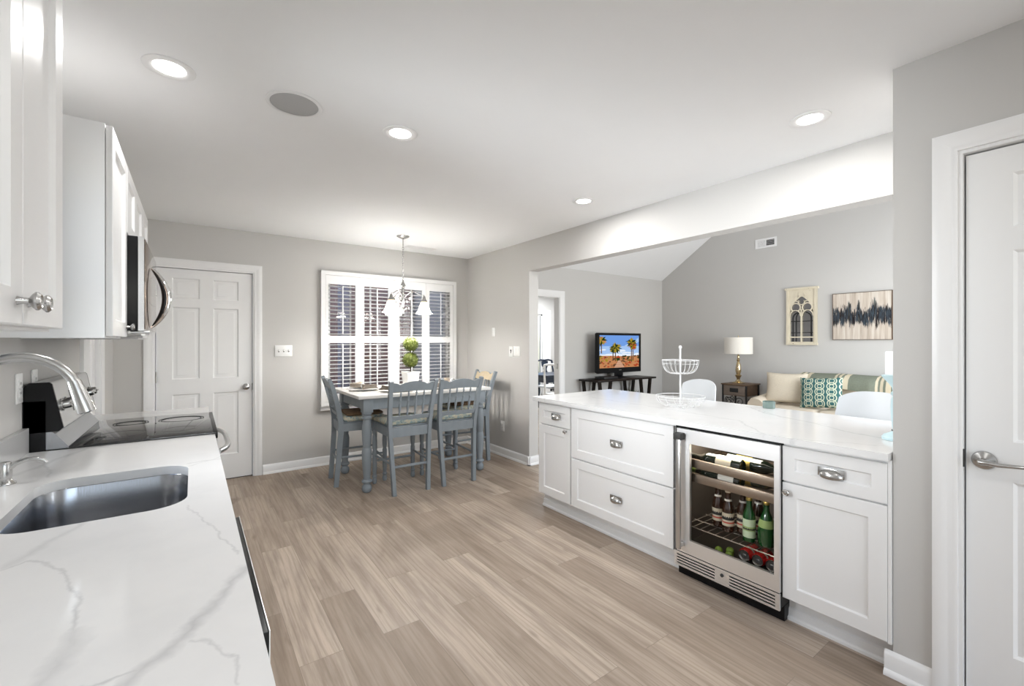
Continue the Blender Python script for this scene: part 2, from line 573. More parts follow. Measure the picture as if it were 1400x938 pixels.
M['quartzL'] = quartz('quartz_by_sink', [
    ([(-0.118, 0.70), (-0.071, 0.77), (-0.013, 0.84), (0.085, 1.02)], 0.017, 0.55),
    ([(-0.17, 0.78), (-0.138, 0.947), (-0.152, 0.995), (-0.21, 1.224), (-0.274, 1.32), (-0.38, 1.22)], 0.006, 0.42),
    ([(-0.172, 0.76), (-0.135, 0.945)], 0.022, 0.42),
    ([(-0.05, 0.79), (-0.13, 0.79), (-0.2, 0.75)], 0.006, 0.5),
    ([(-0.003, 0.826), (0.053, 0.75), (0.055, 0.687)], 0.005, 0.45),
    ([(-0.40, 1.20), (-0.301, 1.31), (-0.222, 1.50)], 0.016, 0.3),
    ([(-0.015, 1.511), (0.03, 1.32), (0.086, 1.09)], 0.005, 0.4),
    ([(-0.50, 2.16), (-0.448, 2.26), (-0.36, 2.56)], 0.016, 0.35),
    ([(-0.38, 2.08), (-0.44, 2.3), (-0.51, 2.5)], 0.008, 0.35),
    ([(-0.011, 2.02), (0.09, 2.02)], 0.008, 0.4), ([(-0.011, 1.97), (0.09, 2.06)], 0.006, 0.35),
    ([(-0.3, 3.6), (0.05, 3.45)], 0.014, 0.35)])
M['quartzP'] = quartz('quartz_on_peninsula', [
    ([(3.20, 1.62), (2.89, 1.286), (2.774, 1.004), (2.624, 0.776), (2.572, 0.56)], 0.012, 0.50),
    ([(3.05, 1.42), (2.831, 1.197), (2.78, 0.94)], 0.007, 0.40),
    ([(2.6, 2.50), (2.553, 1.672), (2.515, 1.276), (2.25, 1.02)], 0.010, 0.38),
    ([(2.147, 1.279), (2.09, 0.897)], 0.010, 0.4), ([(2.245, 0.9), (2.4, 0.6)], 0.009, 0.35),
    ([(2.25, 2.35), (2.524, 2.062), (2.85, 1.9), (3.1, 2.1)], 0.008, 0.3),
    ([(2.25, 2.66), (2.6, 2.60), (3.0, 2.75)], 0.010, 0.26), ([(2.25, 1.75), (2.45, 1.5), (2.52, 1.27)], 0.007, 0.3)])

# --- neighbour's brick
t = NT('brown_brick', 0.85, 0.2)
x, y, z = t.sep(t.P)[:3]
bk = t.n('ShaderNodeTexBrick'); t.put(bk.inputs['Vector'], t.comb(x, z, 0.0))
bk.inputs['Color1'].default_value = (0.36, 0.24, 0.205, 1); bk.inputs['Color2'].default_value = (0.25, 0.17, 0.16, 1); bk.inputs['Mortar'].default_value = (0.42, 0.37, 0.35, 1)
bk.inputs['Scale'].default_value = 1; bk.inputs['Brick Width'].default_value = 0.21; bk.inputs['Row Height'].default_value = 0.075; bk.inputs['Mortar Size'].default_value = 0.006
t.color(t.mix(0.35, bk.outputs['Color'], t.ramp(t.noise(t.P, 8, 4), [(0.3, (0.18, 0.12, 0.12)), (0.7, (0.36, 0.25, 0.21))])))
M['brick'] = t.m

# --- chair cushion fabric
t = NT('blue_cream_print_fabric', 0.95, 0.2)
f = t.noise(t.P, 22, 3, 0.6)
t.color(t.ramp(f, [(0.36, (0.19, 0.27, 0.29)), (0.47, (0.40, 0.44, 0.40)), (0.55, (0.60, 0.53, 0.38)), (0.64, (0.30, 0.38, 0.38))]))
t.bump(t.noise(t.P, 160, 2), 0.3)
M['cushion'] = t.m

# --- striped throw (stripes run over the sofa back, so they vary along y)
t = NT('sage_striped_throw', 0.95, 0.2)
x, y, z = t.sep(t.P)[:3]
u = t.math('FRACT', t.math('DIVIDE', t.math('ADD', y, 0.13), 0.43))
st = None
for a, b in ((0.02, 0.14), (0.20, 0.27), (0.32, 0.38)):
    q = t.math('MULTIPLY', t.math('GREATER_THAN', u, a), t.math('LESS_THAN', u, b))
    st = q if st is None else t.math('ADD', st, q, clamp=True)
grn = t.mix(t.noise(t.P, 60, 3), (0.165, 0.185, 0.14), (0.23, 0.25, 0.20))
t.color(t.mix(st, grn, (0.62, 0.55, 0.41)))
t.bump(t.noise(t.P, 120, 2), 0.5)
M['throw'] = t.m

# --- teal pillow with linked cream rings (pillow lies in local x, z)
t = NT('teal_chain_print', 0.95, 0.2)
x, y, z = t.sep(t.P)[:3]


def rings(zoff, r, w, cell=(0.125, 0.145)):
    a = t.math('SUBTRACT', t.math('FRACT', t.math('ADD', t.math('DIVIDE', x, cell[0]), 0.5)), 0.5)
    b = t.math('SUBTRACT', t.math('FRACT', t.math('ADD', t.math('DIVIDE', z, cell[1]), 0.5 + zoff)), 0.5)
    d = t.vm('LENGTH', t.comb(t.math('MULTIPLY', a, cell[0]), t.math('MULTIPLY', b, cell[1]), 0.0))
    return t.math('LESS_THAN', t.math('ABSOLUTE', t.math('SUBTRACT', d, r)), w)


f = t.math('ADD', t.math('ADD', rings(0.0, 0.048, 0.0055), rings(0.5, 0.048, 0.0055), clamp=True), t.math('ADD', rings(0.0, 0.027, 0.004), rings(0.5, 0.022, 0.004), clamp=True), clamp=True)
t.color(t.mix(f, t.mix(t.noise(t.P, 90, 2), (0.035, 0.11, 0.115), (0.055, 0.15, 0.15)), (0.56, 0.60, 0.46)))
t.bump(t.noise(t.P, 150, 2), 0.4)
M['tealpillow'] = t.m

# --- abstract canvas: dark brush streaks through the middle of a beige ground (lies in local y, z)
t = NT('abstract_painting', 0.75, 0.2)
x, y, z = t.sep(t.P)[:3]
cool = t.noise(t.comb(t.math('MULTIPLY', y, 30.0), t.math('MULTIPLY', z, 4.5), 3.0), 1.0, 5, 0.7)
cool2 = t.noise(t.comb(t.math('MULTIPLY', y, 19.0), t.math('MULTIPLY', z, 2.0), 9.0), 1.0, 4, 0.6)
warm = t.noise(t.comb(t.math('MULTIPLY', y, 26.0), t.math('MULTIPLY', z, 1.6), 17.0), 1.0, 3, 0.6)
gnd = t.ramp(warm, [(0.3, (0.40, 0.33, 0.27)), (0.5, (0.55, 0.48, 0.41)), (0.68, (0.66, 0.61, 0.55))])
band = t.math('SUBTRACT', 1.0, t.smooth(t.math('ABSOLUTE', t.math('SUBTRACT', z, t.math('MULTIPLY', t.math('SUBTRACT', cool2, 0.5), 0.35))), 0.0, 0.30))
ink = t.smooth(t.math('ADD', t.math('ADD', t.math('MULTIPLY', band, 0.50), t.math('MULTIPLY', cool2, 0.45)), cool), 1.00, 1.16)
tint = t.ramp(cool2, [(0.36, (0.012, 0.008, 0.010)), (0.46, (0.02, 0.016, 0.018)), (0.53, (0.045, 0.065, 0.085)), (0.58, (0.015, 0.01, 0.01)), (0.70, (0.13, 0.14, 0.135))])
t.color(t.mix(ink, gnd, tint))
M['painting'] = t.m

# --- chipped cream paint
t = NT('distressed_cream_paint', 0.8, 0.2)
f = t.noise(t.P, 26, 5, 0.7)
t.color(t.mix(t.smooth(f, 0.66, 0.70), t.mix(t.noise(t.P, 9, 3), (0.60, 0.54, 0.42), (0.72, 0.66, 0.53)), (0.16, 0.10, 0.05)))
M['distress'] = t.m
M['mirror'] = pm('old_mirror', (0.36, 0.36, 0.37), 0.05, 1.0, var=0.06, vscale=6)
M['wrought'] = pm('wrought_iron', (0.01, 0.01, 0.01), 0.6)

# --- frosted glass of the chandelier bells, lit from inside
t = NT('alabaster_glass', 0.35, 0.5)
t.color((0.85, 0.80, 0.70, 1))
bz = t.smooth(t.sep(t.P)[2], -0.672, -0.745)
t.put(t.b.inputs['Emission Color'], t.mix(bz, (1.0, 0.72, 0.40), (1.0, 0.975, 0.94)))
t.put(t.b.inputs['Emission Strength'], t.math('MULTIPLY_ADD', t.math('POWER', bz, 2.0), 34.0, 0.75))
M['bell'] = t.m


# ================================================================== THE SETTING
def wall_cells(mb, ax, p0, p1, us, vs, holes, m=0):
    """slab between p0 and p1 on axis ax, cut into cells by us x vs with the holes left open"""
    U = sorted(set(us + [h[0] for h in holes] + [h[1] for h in holes]))
    V = sorted(set(vs + [h[2] for h in holes] + [h[3] for h in holes]))
    for a, b in zip(U[:-1], U[1:]):
        for c, d in zip(V[:-1], V[1:]):
            if any(h[0] <= (a + b) / 2 <= h[1] and h[2] <= (c + d) / 2 <= h[3] for h in holes): continue
            if ax == 'y': mb.box(a, b, p0, p1, c, d, m)
            else: mb.box(p0, p1, a, b, c, d, m)
    return mb


def struct(name, mb, mats, label, cat, loc=(0, 0, 0)):
    return tag(build(name, mb, mats, None, loc), label, cat, None, 'structure')


XL, XR, XN, XV = -0.555, 2.96, 2.285, 7.19      # left wall, wall with the opening, near right wall, living room wall
YB, ZC = 5.094, 2.44
struct('floor', MB().box(XL - 0.12, 7.31, -2.62, 7.5, -0.08, 0.0), M['floor'], 'greyed oak plank floor running towards the window', 'floor')
struct('ceiling', MB().box(XL - 0.12, 3.0, -2.62, YB + 0.12, ZC, ZC + 0.1), M['ceiling'], 'flat white kitchen ceiling', 'ceiling')

eave, slope, ridge = 2.49, 0.66, 2.2


def vault(yy): return eave + slope * (min(YB - yy, (YB - ridge) * 2 - (YB - yy)) if yy < ridge else YB - yy)


mb = MB()
for y0, y1 in ((YB + 0.12, ridge), (ridge, -0.82)):
    z0, z1 = vault(y0), vault(y1)
    mb.prism([(y0, z0), (y1, z1), (y1, z1 + 0.1), (y0, z0 + 0.1)], YZ(XR), 0, XV + 0.12 - XR)
struct('ceiling_living', mb, M['ceiling'], 'sloping white vaulted ceiling over the living room', 'ceiling')

mb = wall_cells(MB(), 'y', YB, YB + 0.12, [XL - 0.12, XV + 0.12], [0, 2.62],
                [(-0.285, 0.50, -1, 2.035), (1.19, 2.69, 0.70, 2.04), (3.74, 4.60, -1, 2.035)])
struct('wall_back', mb, M['wall'], 'greige back wall behind the dining table and television', 'wall')

mb = wall_cells(MB(), 'x', XL - 0.12, XL, [-2.62, YB], [0, ZC], [(3.78, 4.43, -1, 2.035), (1.44, 2.11, 1.08, 2.06)])
struct('wall_left', mb, M['wall'], 'greige wall behind the sink and range', 'wall')

mb = MB()
ztop = lambda yy: vault(yy)
mb.prism([(3.77, 0), (YB, 0), (YB, ztop(YB)), (3.77, ztop(3.77))], YZ(XR), 0, 0.125)
pts = [(0.54, 2.112), (3.77, 2.112), (3.77, ztop(3.77)), (ridge, ztop(ridge)), (0.54, ztop(0.54))]
mb.prism(pts, YZ(XR), 0, 0.125)
struct('wall_right', mb, M['wall'], 'greige wall and header above the peninsula opening', 'wall')

mb = wall_cells(MB(), 'x', XN, XN + 0.12, [-2.62, 0.54], [0, ZC], [(-0.42, 0.353, -1, 2.045)])
mb.box(XN + 0.12, XR + 0.125, 0.42, 0.54, 0, ZC)
mb.prism([(-0.82, 0), (0.42, 0), (0.42, ztop(0.42)), (-0.82, ztop(-0.82))], YZ(XR), 0, 0.125)
mb.box(XR, XR + 0.125, 0.42, 0.54, ZC, ztop(0.54))
struct('wall_near', mb, M['wall'], 'greige wall around the nearest white door', 'wall')

mb = MB().prism([(-0.82, 0), (YB, 0), (YB, eave + 0.05), (ridge, vault(ridge) + 0.05), (-0.82, vault(-0.82) + 0.05)], YZ(XV), 0, 0.12)
struct('wall_living', mb, M['wall'], 'greige gable wall behind the sofa', 'wall')
struct('wall_living_front', wall_cells(MB(), 'y', -0.82, -0.70, [XR + 0.125, XV], [0, 2.52], [(3.7, 6.7, 0.6, 2.3)]), M['wall'],
       'living room wall with an opening added for fill light opposite the television', 'wall')  # unseen opening added for light, fill lamp just inside it
struct('wall_front', wall_cells(MB(), 'y', -2.62, -2.5, [XL, XN], [0, ZC], [(-0.4, 2.2, 0.05, 2.2)]), M['wall'],
       'kitchen wall with an opening added for fill light behind the viewer', 'wall')  # opening added to go with the rear fill lamp
# sun porch seen through the doorway
mb = wall_cells(MB(), 'y', 7.4, 7.5, [3.2, 7.31], [0, 2.5], [(4.6, 6.18, 0.1, 1.96)])
mb.box(3.1, 3.2, YB + 0.12, 7.5, 0, 2.5)
mb.box(XV, XV + 0.12, YB + 0.12, 7.4, 0, 2.5)
struct('wall_porch', mb, M['wall'], 'grey wall of the sunny room beyond the doorway', 'wall')
struct('ceiling_porch', MB().box(3.1, 7.31, YB + 0.12, 7.5, 2.5, 2.6), M['ceiling'], 'white ceiling of the room beyond the doorway', 'ceiling')
struct('exterior_brick', MB().box(-0.6, 3.05, 7.1, 7.3, -0.3, 3.2), M['brick'], 'brown brick wall seen outside through the shutters', 'wall')
struct('ground_outside', MB().box(-14, 3.05, YB + 0.12, 14, -0.4, -0.3, 0).box(-14, XL - 0.13, -6, YB + 0.12, -0.4, -0.3, 0).box(3.2, 9, 7.5, 14, -0.4, -0.3, 0), pm('lawn', (0.10, 0.17, 0.05), 0.95, var=0.4, vscale=5), 'green lawn outside the windows', 'ground')


# --- baseboards
def base_run(mb, a, b, n):
    """profiled skirting from a to b on the floor; n points into the room"""
    a = Vector((*a, 0)); b = Vector((*b, 0)); n = Vector((*n, 0))
    prof = [(0.0, 0), (0.026, 0), (0.026, 0.012), (0.019, 0.022), (0.014, 0.024), (0.014, 0.078), (0.009, 0.090), (0.0, 0.096)]
    rings = []
    for p in (a, b):
        rings.append([p + n * d + Vector((0, 0, z)) for d, z in prof])
    return mb.loft(rings, 0, False)


mb = MB()
base_run(mb, (0.575, YB), (XR, YB), (0, -1))
base_run(mb, (XL, YB), (-0.36, YB), (0, -1))
base_run(mb, (XR + 0.125, YB), (3.65, YB), (0, -1)); base_run(mb, (4.70, YB), (XV, YB), (0, -1))
struct('baseboard_back', mb, M['trim'], 'white baseboard along the window wall', 'baseboard')
mb = MB()
base_run(mb, (XR, YB), (XR, 3.744), (-1, 0)); base_run(mb, (XR - 0.026, 3.77), (XR + 0.15, 3.77), (0, -1)); base_run(mb, (XR + 0.125, 3.75), (XR + 0.125, YB), (1, 0))
struct('baseboard_right', mb, M['trim'], 'white baseboard wrapping the end of the opening wall', 'baseboard')
mb = MB()
base_run(mb, (XN, 0.565), (XN, 0.42), (-1, 0)); base_run(mb, (XN, -0.49), (XN, -2.5), (-1, 0))
struct('baseboard_near', mb, M['trim'], 'white baseboard beside the nearest door', 'baseboard')
mb = MB()
base_run(mb, (XV, YB), (XV, -0.7), (-1, 0))
struct('baseboard_living', mb, M['trim'], 'white baseboard behind the sofa', 'baseboard')


# --- six panel doors
def panel_door(W, H, hinge_left=True):
    """leaf in local x (0..W), z (0..H), front face at y = 0 looking towards -y; recessed and raised panels"""
    mb = MB()
    st, mu = 0.115, 0.105
    pw = (W - 2 * st - mu) / 2
    xs = [(st, st + pw), (st + pw + mu, W - st)]
    zs = [(0.235, 0.845), (0.985, 1.655), (1.735, 1.925)]
    T = 0.035
    # stiles, mullion and rails around the panels, then panels
    mb.box(0, W, 0.012, T, 0, H)
    xe = [0, xs[0][0], xs[0][1], xs[1][0], xs[1][1], W]
    ze = [0, zs[0][0], zs[0][1], zs[1][0], zs[1][1], zs[2][0], zs[2][1], H]
    for i in range(5):
        for j in range(7):
            x0, x1, z0, z1 = xe[i], xe[i + 1], ze[j], ze[j + 1]
            if i in (1, 3) and j in (1, 3, 5):
                # moulded recess then raised field
                prof = [(0.0, 0.0), (0.010, 0.009), (0.022, 0.009), (0.040, 0.003)]
                rings = [[Vector((x0 + o, d, z0 + o)), Vector((x1 - o, d, z0 + o)), Vector((x1 - o, d, z1 - o)), Vector((x0 + o, d, z1 - o))] for o, d in prof]
                n0 = len(mb.v)
                mb.loft(rings, 0, False, False)
                b = len(mb.v)
                mb.add(rings[-1], [[0, 1, 2, 3]])
            else:
                mb.add([(x0, 0, z0), (x1, 0, z0), (x1, 0, z1), (x0, 0, z1)], [[0, 1, 2, 3]])
    for a, b_ in (((0, 0), (0, H)), ((W, 0), (W, H))):
        x0 = a[0]
        mb.add([(x0, 0, 0), (x0, 0.012, 0), (x0, 0.012, H), (x0, 0, H)], [[0, 1, 2, 3]])
    mb.add([(0, 0, H), (W, 0, H), (W, 0.012, H), (0, 0.012, H)], [[0, 1, 2, 3]])
    return mb


def casing_set(mb, u0, u1, ztop, w=0.068, T=0.02, jd=0.12):
    """door casing and jamb in local x (u0..u1 opening), front at y = 0 towards -y"""
    prof = [(0.0, 0.0), (0.0, -0.010), (0.012, -0.014), (0.020, -0.012), (0.030, -0.016), (w - 0.012, -0.020), (w, -0.018), (w, 0.0)]
    for sgn, u in ((-1, u0), (1, u1)):
        rings = [[Vector((u + sgn * o, d, 0)) for o, d in prof], [Vector((u + sgn * o, d, ztop + o)) for o, d in prof]]
        mb.loft(rings, 0, False)
    rings = [[Vector((u0 - o, d, ztop + o)) for o, d in prof], [Vector((u1 + o, d, ztop + o)) for o, d in prof]]
    mb.loft(rings, 0, False)
    # jambs inside the wall thickness, kept just off the leaf
    j = 0.012
    mb.box(u0 - 0.001, u0 + j, 0.0, jd, 0, ztop); mb.box(u1 - j, u1 + 0.001, 0.0, jd, 0, ztop); mb.box(u0 + j, u1 - j, 0.0, jd, ztop - j, ztop + 0.001)
    return mb


Rz = lambda a: Matrix.Rotation(R(a), 4, 'Z')


def door(name, label, T, W, H, casing_label, knob=None, hinges=None):
    """T maps local door space to the world"""
    d = thing(name, label, 'door', T.translation, 0, None, 'structure')
    cz = casing_set(MB(), 0, W, H); cz.xf(T)
    c = build('casing', cz, M['trim'], d)
    lf = panel_door(W - 0.034, H - 0.026); lf.xf(T @ Matrix.Translation((0.017, 0.025, 0.008)))
    build('door_leaf', lf, M['door'], d)
    th = MB().box(0.013, W - 0.013, 0.028, 0.058, 0.0005, 0.007); th.xf(T); build('threshold_gap', th, M['slot'], d)
    return d


d1 = door('door_1', 'white six panel door beside the window wall switches', Matrix.Translation((-0.285, YB, 0)), 0.785, 2.035, '')
mb = MB(); T = Matrix.Translation((0.43, YB + 0.024, 0.895)) @ Matrix.Rotation(R(90), 4, 'X')
mb.lathe([(0.031, 0), (0.031, 0.006), (0.024, 0.010), (0.012, 0.014), (0.011, 0.034), (0.020, 0.040), (0.027, 0.050), (0.027, 0.060), (0.018, 0.068), (0.0, 0.070)], seg=24, mat=T)
build('door_knob', mb, M['nickel'], d1)
mb = MB()
for zz in (0.25, 1.02, 1.80):
    mb.box(-0.271, -0.263, YB + 0.008, YB + 0.022, zz - 0.05, zz + 0.05); mb.lathe([(0.006, -0.05), (0.006, 0.05)], (-0.267, YB + 0.008, zz), 10)
build('hinge', mb, M['nickel'], d1)
mb = MB().box(0.482, 0.487, YB + 0.004, YB + 0.012, 0.86, 0.93); build('strike_plate', mb, M['slot'], d1)

# nearest door: its wall faces -x, so local x runs towards -y
T2 = Matrix.Translation((XN, 0.353, 0)) @ Rz(-90)
d2 = door('door_2', 'white six panel door with lever handle at the near right wall', T2, 0.773, 2.045, '')
mb = MB(); T = Matrix.Translation((XN + 0.024, 0.290, 0.917)) @ Matrix.Rotation(R(-90), 4, 'Y')
mb.lathe([(0.033, 0), (0.033, 0.004), (0.030, 0.010), (0.018, 0.015), (0.0115, 0.018), (0.0115, 0.052), (0.0, 0.053)], seg=32, mat=T)
lv = [(XN - 0.024, 0.296, 0.917), (XN - 0.026, 0.278, 0.918), (XN - 0.028, 0.250, 0.915), (XN - 0.028, 0.215, 0.918), (XN - 0.027, 0.190, 0.920), (XN - 0.024, 0.165, 0.914), (XN - 0.020, 0.150, 0.908)]
mb.tube(lv, [0.0115, 0.012, 0.0095, 0.0085, 0.008, 0.007, 0.005], 12, flat=0.8)
build('lever_handle', mb, M['nickel'], d2)
mb = MB().box(XN + 0.002, XN + 0.010, 0.337, 0.341, 0.885, 0.950); build('strike_plate', mb, M['slot'], d2)

T3 = Matrix.Translation((XL, 3.78, 0)) @ Rz(90)
d3 = door('door_3', 'white door on the range wall past the far counter end', T3, 0.65, 2.035, '')

# doorway to the sun porch: casing only
mb = casing_set(MB(), 3.74, 4.60, 2.035, 0.09).xf(Matrix.Translation((0, YB, 0)))
mb.box(4.585, 4.589, YB + 0.03, YB + 0.06, 0.92, 1.0, 1)
struct('trim_doorway', mb, [M['trim'], M['nickel']], 'white casing around the open doorway left of the television', 'casing')

# --- the shuttered window
w1 = thing('window_1', 'kitchen window behind the white plantation shutters', 'window', (1.94, YB, 0.70), 0, None, 'structure')
mb = MB()
for a, b, c, d in ((1.19, 1.23, 0.70, 2.04), (2.65, 2.69, 0.70, 2.04), (1.23, 2.65, 0.70, 0.74), (1.23, 2.65, 2.0, 2.04), (1.915, 1.965, 0.74, 2.0)):
    mb.box(a, b, YB + 0.03, YB + 0.10, c, d)
for a, b in ((1.23, 1.915), (1.965, 2.65)):
    mb.box(a, b, YB + 0.05, YB + 0.085, 1.35, 1.39)
    for k in (1, 2):
        xx = a + (b - a) * k / 3
        mb.box(xx - 0.009, xx + 0.009, YB + 0.06, YB + 0.075, 0.74, 2.0)
build('sash', mb, M['trim'], w1)
mb = MB()
for a, b in ((1.23, 1.915), (1.965, 2.65)):
    mb.box(a, b, YB + 0.078, YB + 0.081, 0.74, 1.35); mb.box(a, b, YB + 0.078, YB + 0.081, 1.39, 2.0)
build('pane', mb, M['glass'], w1)

w2 = thing('window_2', 'bright tall window of the room beyond the doorway', 'window', (5.36, 7.4, 0.1), 0, None, 'structure')
mb = MB()
mb.box(6.17, 6.39, 7.37, 7.40, 0.02, 2.03); mb.box(4.5, 6.17, 7.37, 7.40, 1.94, 2.03); mb.box(4.42, 4.62, 7.37, 7.40, 0.02, 2.03)
build('casing', mb, M['trim'], w2)
mb = MB()
for xx in (4.62, 5.34, 6.15): mb.box(xx, xx + 0.03, 7.42, 7.47, 0.1, 1.96)
mb.box(4.62, 6.18, 7.42, 7.47, 0.1, 0.2); mb.box(4.62, 6.18, 7.42, 7.47, 1.90, 1.96)
build('frame', mb, M['trim'], w2)
build('pane', MB().box(4.65, 6.15, 7.444, 7.447, 0.2, 1.90), M['glass'], w2)

w3 = thing('window_3', 'window over the sink between the wall cabinets', 'window', (XL, 1.775, 1.08), 0, None, 'structure')
mb = MB().prism([(1.395, 1.03), (2.150, 1.03), (2.150, 2.11), (1.395, 2.11)], YZ(XL), 0.0005, 0.014, 0, False, [[(1.44, 1.08), (1.44, 2.06), (2.11, 2.06), (2.11, 1.08)]])
build('casing', mb, M['trim'], w3)
mb = MB().prism([(1.44, 1.08), (2.11, 1.08), (2.11, 2.06), (1.44, 2.06)], YZ(XL - 0.11), 0, 0.04, 0, False, [[(1.48, 1.12), (1.48, 2.02), (2.07, 2.02), (2.07, 1.12)]])
mb.box(XL - 0.10, XL - 0.075, 1.48, 2.07, 1.55, 1.59)
build('sash', mb, M['trim'], w3)
build('pane', MB().box(XL - 0.092, XL - 0.089, 1.48, 2.07, 1.12, 1.55).box(XL - 0.092, XL - 0.089, 1.48, 2.07, 1.59, 2.02), M['glass'], w3)


# ================================================================== KITCHEN CABINETS
def slab_front(mb, xf, n, y0, y1, z0, z1, fw=0.062, rec=0.009, T=0.02, m=0):
    """shaker front: face plane x = xf, n = -1 / +1 is the way it looks; framed recess"""
    def ring(o, d): return [Vector((xf - n * d, y0 + o, z0 + o)), Vector((xf - n * d, y1 - o, z0 + o)), Vector((xf - n * d, y1 - o, z1 - o)), Vector((xf - n * d, y0 + o, z1 - o))]
    return mb.loft([ring(0, T), ring(0, 0.002), ring(0.002, 0), ring(fw, 0), ring(fw + 0.006, rec)], m, False)


def cup_pull(mb, x, y, z, n=-1, w=0.046, h=0.030, dep=0.024, m=0):
    P, Q = 14, 7
    vs = []; fs = []
    for s in (1.0, 0.90):
        for i in range(P + 1):
            p = math.pi * i / P
            for j in range(Q + 1):
                q = R(-22 + 112 * j / Q)
                vs.append((x + n * dep * s * math.sin(p) * max(math.cos(q), 0.0), y + w * s * math.cos(p), z + h * s * math.sin(p) * math.sin(q)))
    N = (P + 1) * (Q + 1)
    for l in (0, N):
        for i in range(P):
            for j in range(Q):
                a = l + i * (Q + 1) + j
                fs.append([a, a + 1, a + Q + 2, a + Q + 1])
    for i in range(P):
        a = i * (Q + 1)
        fs.append([a, a + Q + 1, a + Q + 1 + N, a + N])
    mb.add(vs, fs, m, True)
    mb.box(min(x, x + n * 0.003), max(x, x + n * 0.003), y - w - 0.004, y + w + 0.004, z - 0.004, z + h + 0.004, m, 0.0012)
    return mb


def knob(mb, x, y, z, n, r=0.0155, m=0):
    prof = [(0.0075, 0), (0.0055, 0.006), (0.005, 0.014), (r * 0.75, 0.018), (r, 0.022), (r, 0.025), (r * 0.72, 0.029), (r * 0.6, 0.0275), (0.0, 0.0285)]
    return mb.lathe(prof, (x, y, z), 20, m, Matrix.Rotation(R(90 * n), 4, 'Y'))


ZCT = 0.895       # worktop height
XP = 2.270        # plane of the peninsula fronts


def base_cabinet(label, y0, y1, fronts, group):
    """carcass with toe kick and its drawers and doors; fronts = [(kind, z0, z1, hardware y)]"""
    c = thing('base_cabinet', label, 'cabinet', (2.58, (y0 + y1) / 2, 0), 0, group)
    mb = MB().box(XP + 0.021, 2.90, y0, y1, 0.125, 0.864)
    if y0 < 0.6: mb.box(XP + 0.001, XP + 0.021, y0, 0.5525, 0.125, 0.864)
    build('body', mb, M['cab'], c)
    mb = MB().box(2.352, 2.88, y0, y1, 0.001, 0.125)
    mb.prism([(2.330, 0.001), (2.352, 0.001), (2.352, 0.058), (2.344, 0.052), (2.340, 0.020), (2.330, 0.014)], lambda a, b, d: (a, y0 + d, b), 0, y1 - y0)
    build('toe_kick', mb, M['trim'], c)
    for kind, f0, f1, z0, z1, hy, hz in fronts:
        if kind == 'drawer':
            d = build('drawer', slab_front(MB(), XP, -1, f0, f1, z0, z1, 0.052 if z1 - z0 < 0.2 else 0.062), M['cab'], c)
            build('cup_pull', cup_pull(MB(), XP, hy, hz), M['nickel'], d)
        else:
            d = build('door', slab_front(MB(), XP, -1, f0, f1, z0, z1), M['cab'], c)
            build('knob', knob(MB(), XP, hy, hz, -1), M['nickel'], d)
    return c


base_cabinet('narrow white cabinet at the far end of the peninsula, nearest the dining table', 2.393, 2.790,
             [('drawer', 2.402, 2.765, 0.690, 0.850, 2.560, 0.752), ('door', 2.402, 2.765, 0.130, 0.682, 2.440, 0.668)], 'peninsula base cabinets')
base_cabinet('wide white cabinet of two deep drawers left of the beverage fridge', 1.524, 2.393,
             [('drawer', 1.532, 2.390, 0.490, 0.850, 1.963, 0.655), ('drawer', 1.532, 2.390, 0.130, 0.482, 1.963, 0.288)], 'peninsula base cabinets')
base_cabinet('white cabinet with one drawer over a door right of the beverage fridge', 0.5415, 0.9475,
             [('drawer', 0.554, 0.946, 0.686, 0.850, 0.748, 0.752), ('door', 0.554, 0.946, 0.130, 0.678, 0.922, 0.636)], 'peninsula base cabinets')

# peninsula back panel on the living room side and end panel
tag(build('back_panel', MB().box(2.902, 2.920, 0.548, 2.79, 0.001, 0.864), M['cab'], None, (2.91, 1.67, 0)), 'white panel closing the stool side of the peninsula', 'panel')

ct = MB().prism([(2.245, 0.546), (3.195, 0.546), (3.195, 2.815), (3.18, 2.83), (2.26, 2.83), (2.245, 2.815)], XY(0.8655), 0, 0.0295)
tag(build('countertop', ct, M['quartzP'], None, (0, 0, 0)), 'long white veined quartz worktop on the peninsula', 'countertop')

# ------------------------------------------------------------------ beverage fridge
FY0, FY1 = 0.950, 1.516
fr = thing('beverage_fridge', 'stainless glass door beverage fridge built into the peninsula', 'fridge', (2.55, 1.233, 0))
mb = MB()
mb.box(2.272, 2.86, FY0, FY0 + 0.018, 0.075, 0.862); mb.box(2.272, 2.86, FY1 - 0.018, FY1, 0.075, 0.862)
mb.box(2.272, 2.86, FY0 + 0.018, FY1 - 0.018, 0.835, 0.862); mb.box(2.272, 2.86, FY0 + 0.018, FY1 - 0.018, 0.075, 0.150)
mb.box(2.835, 2.86, FY0 + 0.018, FY1 - 0.018, 0.150, 0.835)
mb.box(2.30, 2.86, FY0 - 0.002, FY1, 0.001, 0.075)
build('case', mb, M['black'], fr)
mb = MB()
mb.box(2.276, 2.83, FY0 + 0.0185, FY0 + 0.024, 0.151, 0.834); mb.box(2.276, 2.83, FY1 - 0.024, FY1 - 0.0185, 0.151, 0.834)
mb.box(2.82, 2.834, FY0 + 0.024, FY1 - 0.024, 0.151, 0.834); mb.box(2.276, 2.82, FY0 + 0.024, FY1 - 0.024, 0.820, 0.834)
mb.box(2.276, 2.82, FY0 + 0.024, FY1 - 0.024, 0.151, 0.170, 1)
for yy in (FY0 + 0.030, FY1 - 0.030):
    for xx in (2.36, 2.70):
        mb.box(xx, xx + 0.012, yy - 0.006, yy + 0.006, 0.18, 0.81, 0)
        for k in range(24): mb.box(xx - 0.001, xx + 0.0, yy - 0.002, yy + 0.002, 0.19 + k * 0.026, 0.20 + k * 0.026, 1)
build('liner', mb, [M['flin'], M['fdark']], fr)
